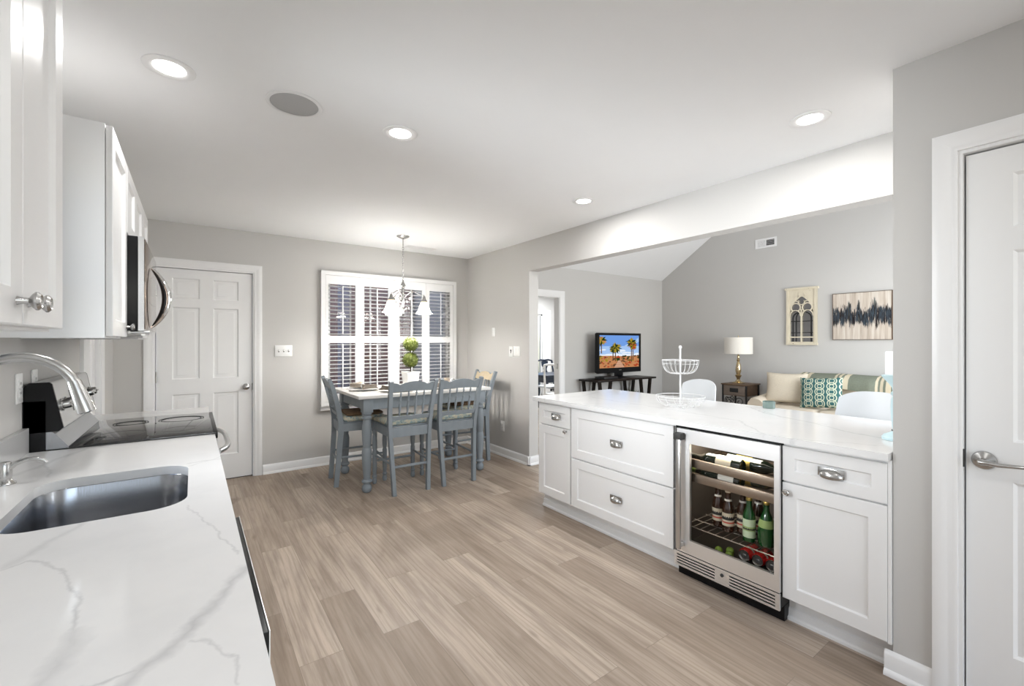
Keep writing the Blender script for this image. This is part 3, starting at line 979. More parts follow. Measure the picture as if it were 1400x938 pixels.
# door frame with the pane
dy0, dy1, dz0, dz1 = 0.949, 1.496, 0.152, 0.850
hy0, hy1, hz0, hz1 = 0.974, 1.416, 0.229, 0.772
mb = MB().prism([(dy0, dz0), (dy1, dz0), (dy1, dz1), (dy0, dz1)], YZ(2.250), 0, 0.018, 0, False, [[(hy0, hz0), (hy0, hz1), (hy1, hz1), (hy1, hz0)]])
fd = build('door', mb, M['steelb'], fr)
build('glass_pane', MB().box(2.257, 2.261, hy0 - 0.001, hy1 + 0.001, hz0 - 0.001, hz1 + 0.001), M['fglass'], fd)
mb = MB().box(2.268, 2.2725, dy0 + 0.006, dy1 - 0.006, dz0 + 0.006, hz0); mb.box(2.268, 2.2725, dy0 + 0.006, dy1 - 0.006, hz1, dz1 - 0.006)
mb.box(2.268, 2.2725, dy0 + 0.006, hy0, hz0, hz1); mb.box(2.268, 2.2725, hy1, dy1 - 0.006, hz0, hz1)
build('gasket', mb, M['blackm'], fd)
mb = MB().box(2.206, 2.222, 1.447, 1.475, 0.178, 0.800, 0, 0.005)
mb.box(2.212, 2.250, 1.447, 1.475, 0.190, 0.215, 0, 0.003)
mb.box(2.206, 2.250, 1.444, 1.492, 0.790, 0.828, 1, 0.004)
build('handle', mb, [M['steel'], M['slot']], fr)
mb = MB()
rows = []
mb.prism([(0.948, 0.068), (1.512, 0.068), (1.512, 0.148), (0.948, 0.148)], YZ(2.248), 0, 0.010, 0, False,
         [[(a, 0.080 + k * 0.0155), (a, 0.0875 + k * 0.0155), (b, 0.0875 + k * 0.0155), (b, 0.080 + k * 0.0155)] for k in range(4) for a, b in ((0.968, 1.190), (1.268, 1.494))])
mb.box(2.262, 2.268, 0.951, 1.51, 0.07, 0.146, 1)
gr = build('base_grille', mb, [M['steelb'], M['blackm']], fr)
mb = MB().lathe([(0.009, 0), (0.009, 0.004), (0.006, 0.006), (0, 0.006)], (2.248, 1.228, 0.118), 16, 0, Matrix.Rotation(R(-90), 4, 'Y'))
build('lock', mb, M['slot'], gr)
for zt in (0.645, 0.565):
    mb = MB().box(2.292, 2.306, FY0 + 0.028, FY1 - 0.028, zt - 0.014, zt + 0.034, 0, 0.002)
    mb.box(2.306, 2.80, FY0 + 0.028, FY0 + 0.036, zt - 0.010, zt + 0.012); mb.box(2.306, 2.80, FY1 - 0.036, FY1 - 0.028, zt - 0.010, zt + 0.012)
    for k in range(7): mb.box(2.33 + k * 0.075, 2.336 + k * 0.075, FY0 + 0.036, FY1 - 0.036, zt - 0.006, zt + 0.0)
    build('wine_rack', mb, M['bronze'], fr)
mb = MB()
for k in range(12): mb.tube([(2.31, FY0 + 0.045 + k * 0.0432, 0.292), (2.80, FY0 + 0.045 + k * 0.0432, 0.292)], 0.0022, 6)
for xx in (2.31, 2.42, 2.54, 2.66, 2.80): mb.tube([(xx, FY0 + 0.027, 0.2875), (xx, FY1 - 0.027, 0.2875)], 0.003, 6)
build('wire_shelf', mb, M['silver'], fr)
mb = MB().box(2.30, 2.36, 1.0, 1.46, 0.812, 0.8195, 0, 0.002)
build('light_bar', mb, emit('fridge_led', (1.0, 0.93, 0.80), 3), fr)
mb = MB().box(2.33, 2.345, 0.985, 1.10, 0.770, 0.805, 0, 0.002).box(2.328, 2.33, 1.02, 1.06, 0.780, 0.795, 1)
build('control_panel', mb, [M['fdark'], M['slot']], fr)
area_light('fridge_interior_light', (2.42, 1.30, 0.806), (0, 0, 0), 0.18, 0.34, 3.0, (1.0, 0.92, 0.78))


def bottle(name, label, group, loc, prof, mat, lying=None, labels=(), cap=None, capprof=None):
    b = thing(name, label, 'bottle', loc, 0, group)
    T = Matrix.Identity(4)
    if lying is not None:
        T = Matrix.Translation((0, lying * -0.15, 0)) @ Matrix.Rotation(R(-90 * lying), 4, 'X')
    build('glass_body', MB().lathe(prof, (0, 0, 0), 22).xf(T), mat, b, world=False)
    for lp, lm, extra in labels:
        q = MB().lathe(lp, (0, 0, 0), 22, 0, None, False)
        mats = [lm]
        if extra:
            for (kind, za, zb, r, em) in extra:
                mats.append(em)
                if kind == 'line': q.lathe([(r, za), (r, zb)], (0, 0, 0), 22, len(mats) - 1, None, False)
                else:   # a jagged skyline of dark marks round the label
                    vs = []; fs = []
                    K = 44
                    for k in range(K):
                        a = 2 * math.pi * k / K; h = za + (zb - za) * (0.35 + 0.65 * abs(math.sin(k * 1.9 + 0.6)))
                        vs += [(r * math.cos(a), r * math.sin(a), za), (r * math.cos(a), r * math.sin(a), h)]
                    for k in range(K):
                        j = (k + 1) % K
                        fs.append([2 * k, 2 * j, 2 * j + 1, 2 * k + 1])
                    q.add(vs, fs, len(mats) - 1, True)
        build('paper_label', q.xf(T), mats, b, world=False)
    if capprof: build('cap', MB().lathe(capprof, (0, 0, 0), 18).xf(T), cap, b, world=False)
    return b


G_brown = pm('brown_bottle_glass', (0.030, 0.010, 0.004), 0.06, spec=0.9)
G_green = pm('green_bottle_glass', (0.006, 0.070, 0.012), 0.06, spec=0.9)
G_olive = pm('dark_wine_glass', (0.006, 0.010, 0.006), 0.06, spec=0.9)
L_cream = pm('cream_label', (0.62, 0.54, 0.40), 0.7)
L_pale = pm('pale_label', (0.70, 0.66, 0.58), 0.7)
L_lime = pm('lime_label', (0.34, 0.46, 0.16), 0.6)
L_mint = pm('mint_label', (0.62, 0.74, 0.50), 0.6)
L_ink = pm('label_ink', (0.02, 0.02, 0.02), 0.6)
L_red = pm('label_red', (0.50, 0.06, 0.04), 0.6)
F_green = pm('green_foil', (0.24, 0.36, 0.07), 0.35, 0.3)
F_gold = pm('gold_foil', (0.45, 0.33, 0.10), 0.3, 0.7)
F_cream = pm('cream_foil', (0.62, 0.52, 0.38), 0.4)
wine = [(0.0, 0.006), (0.030, 0.0), (0.0365, 0.004), (0.037, 0.01), (0.037, 0.185), (0.034, 0.205), (0.022, 0.228), (0.0155, 0.245), (0.0145, 0.29), (0.0165, 0.292), (0.0165, 0.300), (0.0, 0.300)]
wcap = [(0.0152, 0.240), (0.0152, 0.302), (0.0, 0.3025)]
wl = [(0.0374, 0.05), (0.0374, 0.135)]
Z1, Z2 = 0.6825, 0.6025
bottle('wine_bottle', 'dark wine bottle with long cream label lying left on the upper rack', 'wine bottles on the racks', (2.352, 1.32, Z1), wine, G_olive, 1, [(wl, L_cream, None)], G_olive, wcap)
bottle('wine_bottle', 'gold labelled wine bottle lying right on the upper rack', 'wine bottles on the racks', (2.434, 1.145, Z1), wine, G_olive, -1, [(wl, F_gold, None)], F_cream, wcap)
bottle('wine_bottle', 'green capped wine bottle with pale label lying on the lower rack', 'wine bottles on the racks', (2.352, 1.325, Z2), wine, G_olive, 1, [([(0.0374, 0.03), (0.0374, 0.115)], L_pale, None)], F_green, wcap)
bottle('wine_bottle', 'cream capped wine bottle at right of the lower rack', 'wine bottles on the racks', (2.436, 1.142, Z2), wine, G_olive, -1, [(wl, F_gold, None)], F_cream, wcap)
beer = [(0.0, 0.005), (0.025, 0.0), (0.030, 0.004), (0.0305, 0.01), (0.0305, 0.125), (0.027, 0.145), (0.0165, 0.172), (0.0135, 0.19), (0.0128, 0.212), (0.0145, 0.214), (0.0145, 0.222), (0.0, 0.222)]
bcap = [(0.0155, 0.214), (0.0155, 0.2245), (0.012, 0.2275), (0.0, 0.2275)]
nk = [(0.0190, 0.168), (0.0165, 0.178)]
blab = [([(0.0309, 0.035), (0.0309, 0.105)], L_cream, [('ink', 0.068, 0.090, 0.0312, L_ink), ('line', 0.050, 0.058, 0.0312, L_red)]), (nk, L_pale, None)]
zb = 0.2948
for (bx, by), lb in (((2.432, 1.352), 'first brown beer bottle from the left on the wire shelf'), ((2.405, 1.279), 'second brown beer bottle from the left on the wire shelf'),
                     ((2.445, 1.217), 'third brown beer bottle from the left on the wire shelf'), ((2.495, 1.160), 'fourth brown beer bottle, beside the green ones')):
    bottle('beer_bottle', lb, 'brown beer bottles', (bx, by, zb), beer, G_brown, None, blab, F_cream, bcap)
glab = [([(0.0309, 0.025), (0.0309, 0.120)], L_mint, [('line', 0.06, 0.082, 0.0312, L_lime), ('ink', 0.066, 0.076, 0.0314, L_ink)])]
bottle('soda_bottle', 'slim green bottle with pale mint label beside the beer', 'green bottles on the wire shelf', (2.375, 1.150, zb), beer, G_green, None, glab, F_gold, bcap)
peri = [(0.0, 0.006), (0.028, 0.0), (0.036, 0.006), (0.040, 0.03), (0.0405, 0.075), (0.036, 0.115), (0.024, 0.155), (0.0145, 0.180), (0.0125, 0.205), (0.0145, 0.207), (0.0145, 0.216), (0.0, 0.216)]
plab = [([(0.0385, 0.100), (0.0367, 0.115), (0.0300, 0.138)], L_lime, None)]
bottle('soda_bottle', 'round green water bottle behind the glass at right centre', 'green bottles on the wire shelf', (2.385, 1.068, zb), peri, G_green, None, plab, F_gold, bcap)
bottle('soda_bottle', 'round green water bottle at the right edge of the wire shelf', 'green bottles on the wire shelf', (2.462, 1.020, zb), peri, G_green, None, plab, F_gold, bcap)
mat_lime = pm('lime_skin', (0.19, 0.30, 0.035), 0.4, bump=0.2, bscale=250, var=0.15)
for (lx, ly), lb in (((2.352, 1.303), 'green lime at left of the three limes'), ((2.395, 1.262), 'green lime behind the other two limes'), ((2.345, 1.240), 'green lime nearest the red cans')):
    mb = MB().lathe([(0.0, -0.027), (0.004, -0.025), (0.013, -0.019), (0.0195, -0.008), (0.021, 0.002), (0.018, 0.013), (0.009, 0.021), (0.004, 0.026), (0.0, 0.027)], (0, 0, 0), 18, 0, Matrix.Rotation(R(80), 4, 'Y'))
    o = build('lime', mb, mat_lime, None, (lx, ly, 0.1915), False); o.rotation_euler = (0, 0, R(35)); tag(o, lb, 'lime', 'limes on the fridge floor')
red = pm('red_can_paint', (0.62, 0.025, 0.02), 0.25, 0.3)
for cy, lb in ((1.181, 'red drink can lying beside the limes'), (1.112, 'middle red drink can of the three lying on the fridge floor'), (1.043, 'red drink can lying furthest right on the fridge floor')):
    c = thing('drink_can', lb, 'can', (2.38, cy, 0.204), 0, 'red cans on the fridge floor')
    RX = Matrix.Rotation(R(90), 4, 'Y')
    build('can_wall', MB().lathe([(0.0275, 0.004), (0.033, 0.013), (0.033, 0.108), (0.027, 0.121)], (0, 0, 0), 24, 0, RX, False).lathe([(0.0332, 0.04), (0.0332, 0.055)], (0, 0, 0), 24, 1, RX, False), [red, L_pale], c, world=False)
    q = MB().lathe([(0.0, 0.007), (0.022, 0.007), (0.025, 0.002), (0.0275, 0.0), (0.0282, 0.004)], (0, 0, 0), 24, 0, RX, False)
    e = build('can_end', q, M['silver'], c, world=False)
    build('pull_tab', MB().box(0.004, 0.0065, -0.009, 0.009, -0.014, 0.004, 0, 0.001), M['steel'], e, world=False)
    build('can_base', MB().lathe([(0.027, 0.121), (0.0, 0.121)], (0, 0, 0), 24, 0, RX, False), M['silver'], c, world=False)

# ------------------------------------------------------------------ left run of worktop
XF = 0.088       # front edge of the left worktop
SX0, SX1, SY0, SY1 = -0.392, -0.012, 1.512, 2.020
hole = rrect(SX0, SX1, SY0, SY1, 0.085, 8)
mb = MB().prism([(XL + 0.001, -0.6), (XF, -0.6), (XF, 2.582), (XL + 0.001, 2.582)], XY(0.8655), 0, 0.0295, 0, False, [hole])
tag(build('countertop', mb, M['quartzL'], None, (0, 0, 0)), 'white veined quartz worktop around the sink', 'countertop')
mb = MB().prism([(XL + 0.001, 3.342), (XF, 3.342), (XF, 3.678), (XL + 0.001, 3.678)], XY(0.8655), 0, 0.0295)
tag(build('countertop', mb, M['quartzL'], None, (0, 0, 0)), 'short white quartz worktop beyond the range', 'countertop')
mb = MB().box(XL + 0.001, XL + 0.021, -0.6, 2.582, 0.8955, 0.995, 0, 0.001)
tag(build('backsplash', mb, M['quartzL'], None, (0, 0, 0)), 'low quartz upstand along the wall behind the sink', 'backsplash')

sk = thing('sink', 'undermounted stainless steel kitchen sink with rounded corners', 'sink', (-0.2, 1.766, 0.68))
rings = []
for o, z in ((-0.030, 0.8645), (-0.001, 0.8645), (0.0, 0.862), (0.004, 0.76), (0.012, 0.695), (0.030, 0.672), (0.075, 0.664), (0.17, 0.660)):
    rings.append([Vector((a, b, z)) for a, b in rrect(SX0 + o, SX1 - o, SY0 + o, SY1 - o, max(0.02, 0.085 - o * 0.3), 8)])
build('basin', MB().loft(rings, 0, True, False).add(rings[-1], [list(range(len(rings[-1])))]), M['sink'], sk, angle=60)
build('drain', MB().lathe([(0.045, 0.6615), (0.043, 0.664), (0.034, 0.6625), (0.030, 0.6612), (0.0, 0.6612)], (-0.2, 1.766, 0), 24), M['steel'], sk)

fa = thing('faucet', 'brushed steel gooseneck pull-down faucet arching over the sink', 'faucet', (-0.495, 1.76, ZCT))
mb = MB().lathe([(0.030, 0.0005), (0.030, 0.006), (0.024, 0.012), (0.021, 0.06), (0.021, 0.10), (0.015, 0.115)], (-0.495, 1.76, ZCT), 24)
build('base', mb, M['nickel'], fa)
pts = [(-0.495, 1.76, ZCT + 0.105), (-0.495, 1.76, 1.08), (-0.495, 1.76, 1.185)]
cx, cz, rr = -0.381, 1.187, 0.114
for k in range(1, 15):
    a = R(180 - 163 * k / 14)
    pts.append((cx + rr * math.cos(a), 1.76, cz + rr * math.sin(a)))
build('spout', MB().tube(pts, 0.0135, 16), M['nickel'], fa)
a0 = Vector(pts[-1]); dr = Vector((0.30, 0, -1)).normalized()
build('spray_head', MB().tube([a0 - dr * 0.012, a0 + dr * 0.004, a0 + dr * 0.008, a0 + dr * 0.06, a0 + dr * 0.082, a0 + dr * 0.085], [0.0150, 0.0160, 0.0165, 0.0205, 0.0215, 0.019], 20), M['nickel'], fa)
build('lever', MB().tube([(-0.495, 1.738, 0.965), (-0.495, 1.715, 0.972), (-0.495, 1.665, 1.005)], [0.008, 0.007, 0.005], 10), M['nickel'], fa)

so = thing('soap_dispenser', 'brushed steel soap dispenser beside the sink', 'soap dispenser', (-0.478, 2.055, ZCT))
build('base', MB().lathe([(0.026, 0.0005), (0.026, 0.004), (0.019, 0.010), (0.0165, 0.016)], (-0.478, 2.055, ZCT), 20), M['nickel'], so)
build('pump', MB().lathe([(0.0155, 0.014), (0.017, 0.03), (0.017, 0.062), (0.0135, 0.070), (0.0, 0.072)], (-0.478, 2.055, ZCT), 20).tube(
    [(-0.470, 2.055, 0.945), (-0.455, 2.055, 0.958), (-0.430, 2.055, 0.967), (-0.405, 2.055, 0.966), (-0.390, 2.055, 0.958), (-0.386, 2.055, 0.950)], [0.010, 0.0085, 0.007, 0.006, 0.0055, 0.005], 12), M['nickel'], so)

# base cabinets under the left worktop (mostly hidden below it)
bc = thing('base_cabinet', 'white sink cabinets under the left worktop', 'cabinet', (-0.25, 2.0, 0))
build('body', MB().box(XL + 0.002, 0.040, 1.45, 1.500, 0.10, 0.864).box(XL + 0.002, 0.040, 2.04, 2.578, 0.10, 0.864).box(0.020, 0.040, 1.5, 2.04, 0.10, 0.864), M['cab'], bc)
build('toe_kick', MB().box(XL + 0.002, -0.02, 1.45, 2.578, 0.001, 0.10), M['trim'], bc)
for a, b in ((1.455, 1.80), (1.805, 2.15), (2.155, 2.575)):
    build('door', slab_front(MB(), 0.061, 1, a, b, 0.105, 0.855), M['cab'], bc)
bc = thing('base_cabinet', 'narrow white cabinet under the worktop beyond the range', 'cabinet', (-0.25, 3.5, 0))
build('body', MB().box(XL + 0.002, 0.040, 3.346, 3.670, 0.10, 0.864), M['cab'], bc)
build('toe_kick', MB().box(XL + 0.002, -0.02, 3.346, 3.670, 0.001, 0.10), M['trim'], bc)
build('door', slab_front(MB(), 0.061, 1, 3.35, 3.666, 0.105, 0.855), M['cab'], bc)
dw = thing('dishwasher', 'stainless dishwasher edge showing past the near worktop', 'dishwasher', (-0.2, 1.14, 0))
build('tub', MB().box(XL + 0.01, 0.055, 0.845, 1.445, 0.10, 0.860), M['black'], dw)
build('toe_kick', MB().box(XL + 0.01, 0.0, 0.845, 1.445, 0.002, 0.10), M['blackm'], dw)
build('door', MB().box(0.056, 0.1045, 0.843, 1.445, 0.105, 0.855, 1, 0.002).box(0.1045, 0.1065, 0.843, 1.445, 0.105, 0.8565, 0, 0.0006), [M['steelb'], M['black']], dw)
bc = thing('base_cabinet', 'white cabinet under the worktop on the near side of the dishwasher', 'cabinet', (-0.25, 0.1, 0))
build('body', MB().box(XL + 0.002, 0.040, -0.59, 0.838, 0.10, 0.864), M['cab'], bc)
build('toe_kick', MB().box(XL + 0.002, -0.02, -0.59, 0.838, 0.001, 0.10), M['trim'], bc)
for a, b in ((-0.585, -0.12), (-0.115, 0.355), (0.36, 0.834)):
    build('door', slab_front(MB(), 0.061, 1, a, b, 0.105, 0.855), M['cab'], bc)

# ------------------------------------------------------------------ range
rg = thing('range', 'stainless and black smooth top range with raised control panel', 'range', (-0.22, 2.962, 0))
RY0, RY1 = 2.588, 3.336
mb = MB().box(XL + 0.02, 0.070, RY0, RY1, 0.02, 0.888, 0)
mb.box(XL + 0.004, -0.488, RY0, RY1, 0.885, 1.10, 0)
build('body', mb, M['black'], rg)
mb = MB().box(-0.420, 0.096, RY0 - 0.004, RY1 + 0.004, 0.896, 0.9035, 0, 0.002)
mb.box(0.080, 0.100, RY0 - 0.003, RY1 + 0.003, 0.872, 0.9045, 1, 0.004)
for (bx, by, br) in ((-0.27, 2.79, 0.095), (-0.27, 3.15, 0.075), (-0.05, 2.79, 0.075), (-0.05, 3.15, 0.105)):
    for k in (0, 1):
        q = br - 0.012 * k
        mb.lathe([(q, 0.0), (q, 0.0003), (q - 0.0008, 0.0003), (q - 0.0008, 0.0)], (bx, by, 0.9036), 36, 2, None, False)
build('cooktop', mb, [M['blackglass'], M['black'], pm('burner_print', (0.022, 0.022, 0.023), 0.15)], rg)
# raised control panel: leaning steel face between black ends over a steel sill
prof = [(-0.553, 0.97), (-0.553, 1.155), (-0.535, 1.175), (-0.478, 1.176), (-0.470, 1.168), (-0.436, 0.985), (-0.450, 0.972)]
for ry in (RY0, RY1 - 0.012): build('end_cap', MB().prism(prof, XZ(ry), 0, 0.012, 0), M['black'], rg)
mb = MB().prism([(p[0], p[1]) for p in prof], XZ(RY0 + 0.012), 0, RY1 - RY0 - 0.024, 0)
build('control_panel', mb, M['steel'], rg)
mb = MB().prism([(-0.489, 0.898), (-0.489, 0.972), (-0.478, 0.976), (-0.462, 0.962), (-0.424, 0.908), (-0.420, 0.898)], XZ(RY0 + 0.004), 0, RY1 - RY0 - 0.008, 0)
build('sill', mb, M['sink'], rg)
fn = Vector((0.183, 0, 0.034)).normalized(); ax = math.atan2(fn.x, fn.z)
TM = Matrix.Rotation(ax, 4, 'Y')
for yy in (2.655, 2.735, 3.18, 3.265):
    p = Vector((-0.453, yy, 1.075)) + fn * 0.001
    mb = MB().lathe([(0.026, 0), (0.026, 0.004), (0.020, 0.006), (0.019, 0.026), (0.016, 0.030), (0.0, 0.030)], p, 20, 0, TM)
    mb.box(-0.004, 0.004, -0.019, 0.019, 0.028, 0.036, 0, 0.001, 1, Matrix.Translation(p) @ TM)
    build('burner_knob', mb, M['nickel'], rg)
mb = MB().box(-0.11, 0.11, -0.13, 0.13, -0.002, 0.0025, 0, 0.001, 1, Matrix.Translation((-0.453, 2.962, 1.075)) @ TM @ Matrix.Scale(0.45, 4, (1, 0, 0)))
build('display', mb, M['blackglass'], rg)
mb = MB().box(0.072, 0.098, RY0 + 0.003, RY1 - 0.003, 0.20, 0.865, 0, 0.003).box(0.0985, 0.101, RY0 + 0.12, RY1 - 0.12, 0.34, 0.66, 1, 0.001)
build('oven_door', mb, [M['steel'], M['blackglass']], rg)
hp = []
for k in range(13):
    u = -1 + 2 * k / 12
    hp.append((0.104 + 0.052 * (1 - abs(u) ** 4) , 2.962 + 0.345 * u, 0.800))
build('oven_handle', MB().tube(hp, 0.013, 14), M['steel'], rg)
build('drawer', MB().box(0.072, 0.095, RY0 + 0.003, RY1 - 0.003, 0.04, 0.192, 0, 0.003), M['steel'], rg)

# ------------------------------------------------------------------ upper cabinets
XU = -0.235


def upper(label, y0, y1, z0, z1, doors, knobs=()):
    c = thing('wall_cabinet', label, 'cabinet', (-0.4, (y0 + y1) / 2, z0), 0, 'white wall cabinets')
    mb = MB().box(XL + 0.001, XU - 0.022, y0, y1, z0 + 0.012, z1)
    mb.box(XL + 0.001, XU - 0.030, y0 + 0.016, y1 - 0.016, z0 + 0.009, z0 + 0.0125)
    mb.box(XU - 0.040, XU - 0.022, y0, y1, z0 - 0.001, z0 + 0.012); mb.box(XL + 0.001, XU - 0.04, y0, y0 + 0.016, z0 - 0.001, z0 + 0.012); mb.box(XL + 0.001, XU - 0.04, y1 - 0.016, y1, z0 - 0.001, z0 + 0.012)
    build('body', mb, M['cab'], c)
    for i, (a, b) in enumerate(doors):
        d = build('door', slab_front(MB(), XU, 1, a, b, z0 + 0.006, z1 - 0.004, 0.060, 0.010), M['cab'], c)
        if i < len(knobs) and knobs[i]: build('knob', knob(MB(), XU, knobs[i][0], knobs[i][1], 1), M['nickel'], d)
    return c


upper('white two door wall cabinet nearest, with pewter knobs', 0.812, 1.390, 1.366, 2.134, [(0.816, 1.100), (1.103, 1.387)], [(1.070, 1.412), (1.133, 1.412)])
upper('white wall cabinet between the sink and the microwave', 2.155, 2.582, 1.358, 2.134, [(2.160, 2.580)], [(2.545, 1.408)])
upper('short white wall cabinet above the microwave', 2.584, 3.338, 1.822, 2.134, [(2.588, 2.960), (2.963, 3.335)], [(2.93, 1.86), (2.993, 1.86)])
upper('white wall cabinet beyond the microwave', 3.340, 3.70, 1.358, 2.134, [(3.344, 3.697)], [(3.375, 1.408)])

mw = thing('microwave', 'black and chrome over-range microwave with bowed handle', 'microwave', (-0.37, 2.962, 1.385))
MY0, MY1 = 2.588, 3.336
build('case', MB().box(XL + 0.002, -0.199, MY0, MY1, 1.392, 1.817, 0, 0.002), M['black'], mw)
mb = MB()
mb.prism([(MY0, 1.392), (MY1, 1.392), (MY1, 1.817), (MY0, 1.817)], YZ(-0.198), 0, 0.021, 0)
mb.box(-0.1768, -0.1735, MY0 + 0.012, MY1 - 0.004, 1.400, 1.808, 1, 0.001)
build('door', mb, [M['chrome'], pm('bronze_mirror_glass', (0.30, 0.23, 0.19), 0.05, 0.9)], mw)
hp = []
for k in range(17):
    u = -1 + 2 * k / 16
    hp.append((-0.168 + 0.068 * (1 - u * u), 2.86, 1.562 + 0.150 * u))
mb = MB().tube(hp, [0.006 + 0.014 * math.sin(math.pi * k / 16) ** 0.5 for k in range(17)], 12, 0, flat=0.7)
mb.tube([(p[0] - 0.014 * math.sin(math.pi * k / 16), p[1], p[2]) for k, p in enumerate(hp)], [0.005 + 0.016 * math.sin(math.pi * k / 16) ** 0.5 for k in range(17)], 12, 1, flat=0.6)
build('handle', mb, [M['chrome'], M['black']], mw)
mb = MB().box(-0.50, -0.205, MY0 + 0.03, MY1 - 0.03, 1.380, 1.392, 0).tube([(-0.225, MY0 + 0.012, 1.386), (-0.160, MY0 + 0.012, 1.386)], 0.006, 10).box(-0.19, -0.175, MY0 + 0.03, MY0 + 0.036, 1.372, 1.390)
build('vent_base', mb, M['steel'], mw)


# ------------------------------------------------------------------ wall plates, ceiling fittings
def plate(name, label, cat, T, w, h, kind):
    """plate in local x (width), z (height), front towards -y"""
    p = thing(name, label, cat, T.translation)
    build('cover', MB().box(-w / 2, w / 2, -0.006, 0.0, -h / 2, h / 2, 0, 0.002).xf(T), M['plate'], p)
    mb = MB()
    for dx, k in kind:
        if k == 'toggle': mb.box(dx - 0.005, dx + 0.005, -0.0165, -0.006, -0.004, 0.012, 0, 0.001); mb.box(dx - 0.006, dx + 0.006, -0.0068, -0.006, -0.013, 0.013, 1)
        if k == 'rocker': mb.box(dx - 0.016, dx + 0.016, -0.009, -0.006, -0.033, 0.033, 0, 0.001)
        if k == 'outlet':
            for dz in (0.019, -0.019):
                mb.box(dx - 0.014, dx + 0.014, -0.008, -0.006, dz - 0.014, dz + 0.014, 0, 0.002)
                mb.box(dx - 0.007, dx - 0.005, -0.0085, -0.008, dz - 0.004, dz + 0.006, 1); mb.box(dx + 0.005, dx + 0.007, -0.0085, -0.008, dz - 0.004, dz + 0.006, 1)
        if k == 'slide': mb.box(dx - 0.004, dx + 0.004, -0.010, -0.006, -0.020, 0.022, 1, 0.001); mb.box(dx - 0.006, dx + 0.006, -0.014, -0.006, 0.006, 0.020, 1, 0.001)
    if kind: build('socket' if kind[0][1] == 'outlet' else 'switch', mb.xf(T), [M['plate'], M['slot']], p)
    return p


plate('light_switch', 'white triple toggle switch plate beside the white door', 'switch', Matrix.Translation((0.765, YB - 0.0005, 1.248)), 0.162, 0.116, [(-0.046, 'toggle'), (0, 'toggle'), (0.046, 'toggle')])
Tr = lambda y, z: Matrix.Translation((XR - 0.0005, y, z)) @ Rz(-90)
plate('light_switch', 'white slide dimmer plate on the wall by the opening', 'switch', Tr(4.100, 1.230), 0.075, 0.118, [(0.0, 'slide')])
plate('light_switch', 'white double rocker plate right of the slide dimmer', 'switch', Tr(3.995, 1.236), 0.118, 0.110, [(-0.023, 'rocker'), (0.023, 'rocker')])
plate('wall_sensor', 'small narrow white box high on the opening wall', 'sensor', Tr(4.468, 1.458), 0.062, 0.105, [(0.0, 'rocker')])
plate('wall_outlet', 'white outlet low on the wall beside the right chair', 'outlet', Tr(4.272, 0.350), 0.075, 0.118, [(0.0, 'outlet')])
Tl = lambda y, z: Matrix.Translation((XL + 0.0005, y, z)) @ Rz(90)
plate('wall_outlet', 'white outlet plate nearest the faucet on the sink wall', 'outlet', Tl(2.535, 1.160), 0.075, 0.118, [(0.0, 'outlet')])
plate('wall_outlet', 'white outlet plate directly behind the range panel', 'outlet', Tl(2.745, 1.165), 0.075, 0.118, [(0.0, 'outlet')])

names = ['round recessed downlight above the sink', 'round recessed downlight at the middle of the kitchen ceiling', 'round recessed downlight nearest the right door', 'round recessed downlight above the far end of the peninsula',
         'downlight over the near end of the left worktop', 'downlight above the viewer', 'downlight by the glazed opening', 'downlight before the nearest door']
for (lx, ly, w), nm in zip(DOWNLIGHTS, names):
    dl = thing('downlight', nm, 'ceiling light', (lx, ly, ZC), 0, 'recessed ceiling downlights')
    build('trim_ring', MB().lathe([(0.088, -0.0005), (0.087, -0.004), (0.080, -0.007), (0.058, -0.005), (0.053, -0.0008)], (lx, ly, ZC), 40, 0, None, False), M['trim'], dl)
    build('lens', MB().lathe([(0.0, -0.0022), (0.054, -0.0022)], (lx, ly, ZC), 40, 0, None, False), M['bulb'], dl)
    area_light('downlight_lamp', (lx, ly, ZC - 0.012), (0, 0, 0), 0.10, 0.10, w, (1.0, 0.99, 0.975), 'DISK')
sp = thing('ceiling_speaker', 'round grey speaker grille in the kitchen ceiling', 'speaker', (0.381, 2.238, ZC))
build('rim', MB().lathe([(0.118, -0.0005), (0.117, -0.004), (0.112, -0.006), (0.101, -0.005)], (0.381, 2.238, ZC), 40, 0, None, False), M['trim'], sp)
build('grille', MB().lathe([(0.0, -0.0045), (0.098, -0.0045), (0.1015, -0.003)], (0.381, 2.238, ZC), 40, 0, None, False), M['grille'], sp)
vt = thing('ceiling_vent', 'slim white air vent in the ceiling before the window', 'vent', (2.165, 4.81, ZC))
mb = MB().prism([(1.99, 4.755), (2.34, 4.755), (2.34, 4.865), (1.99, 4.865)], XY(ZC - 0.006), 0, 0.0055, 0, False, [[(2.01, 4.775), (2.01, 4.845), (2.32, 4.845), (2.32, 4.775)]])
build('frame', mb, M['trim'], vt)
mb = MB().box(2.01, 2.32, 4.775, 4.845, ZC - 0.001, ZC - 0.0004, 1)
for k in range(6): mb.box(2.01, 2.32, 4.779 + k * 0.0115, 4.783 + k * 0.0115, ZC - 0.005, ZC - 0.001, 0)
build('louvers', mb, [M['trim'], M['grille']], vt)


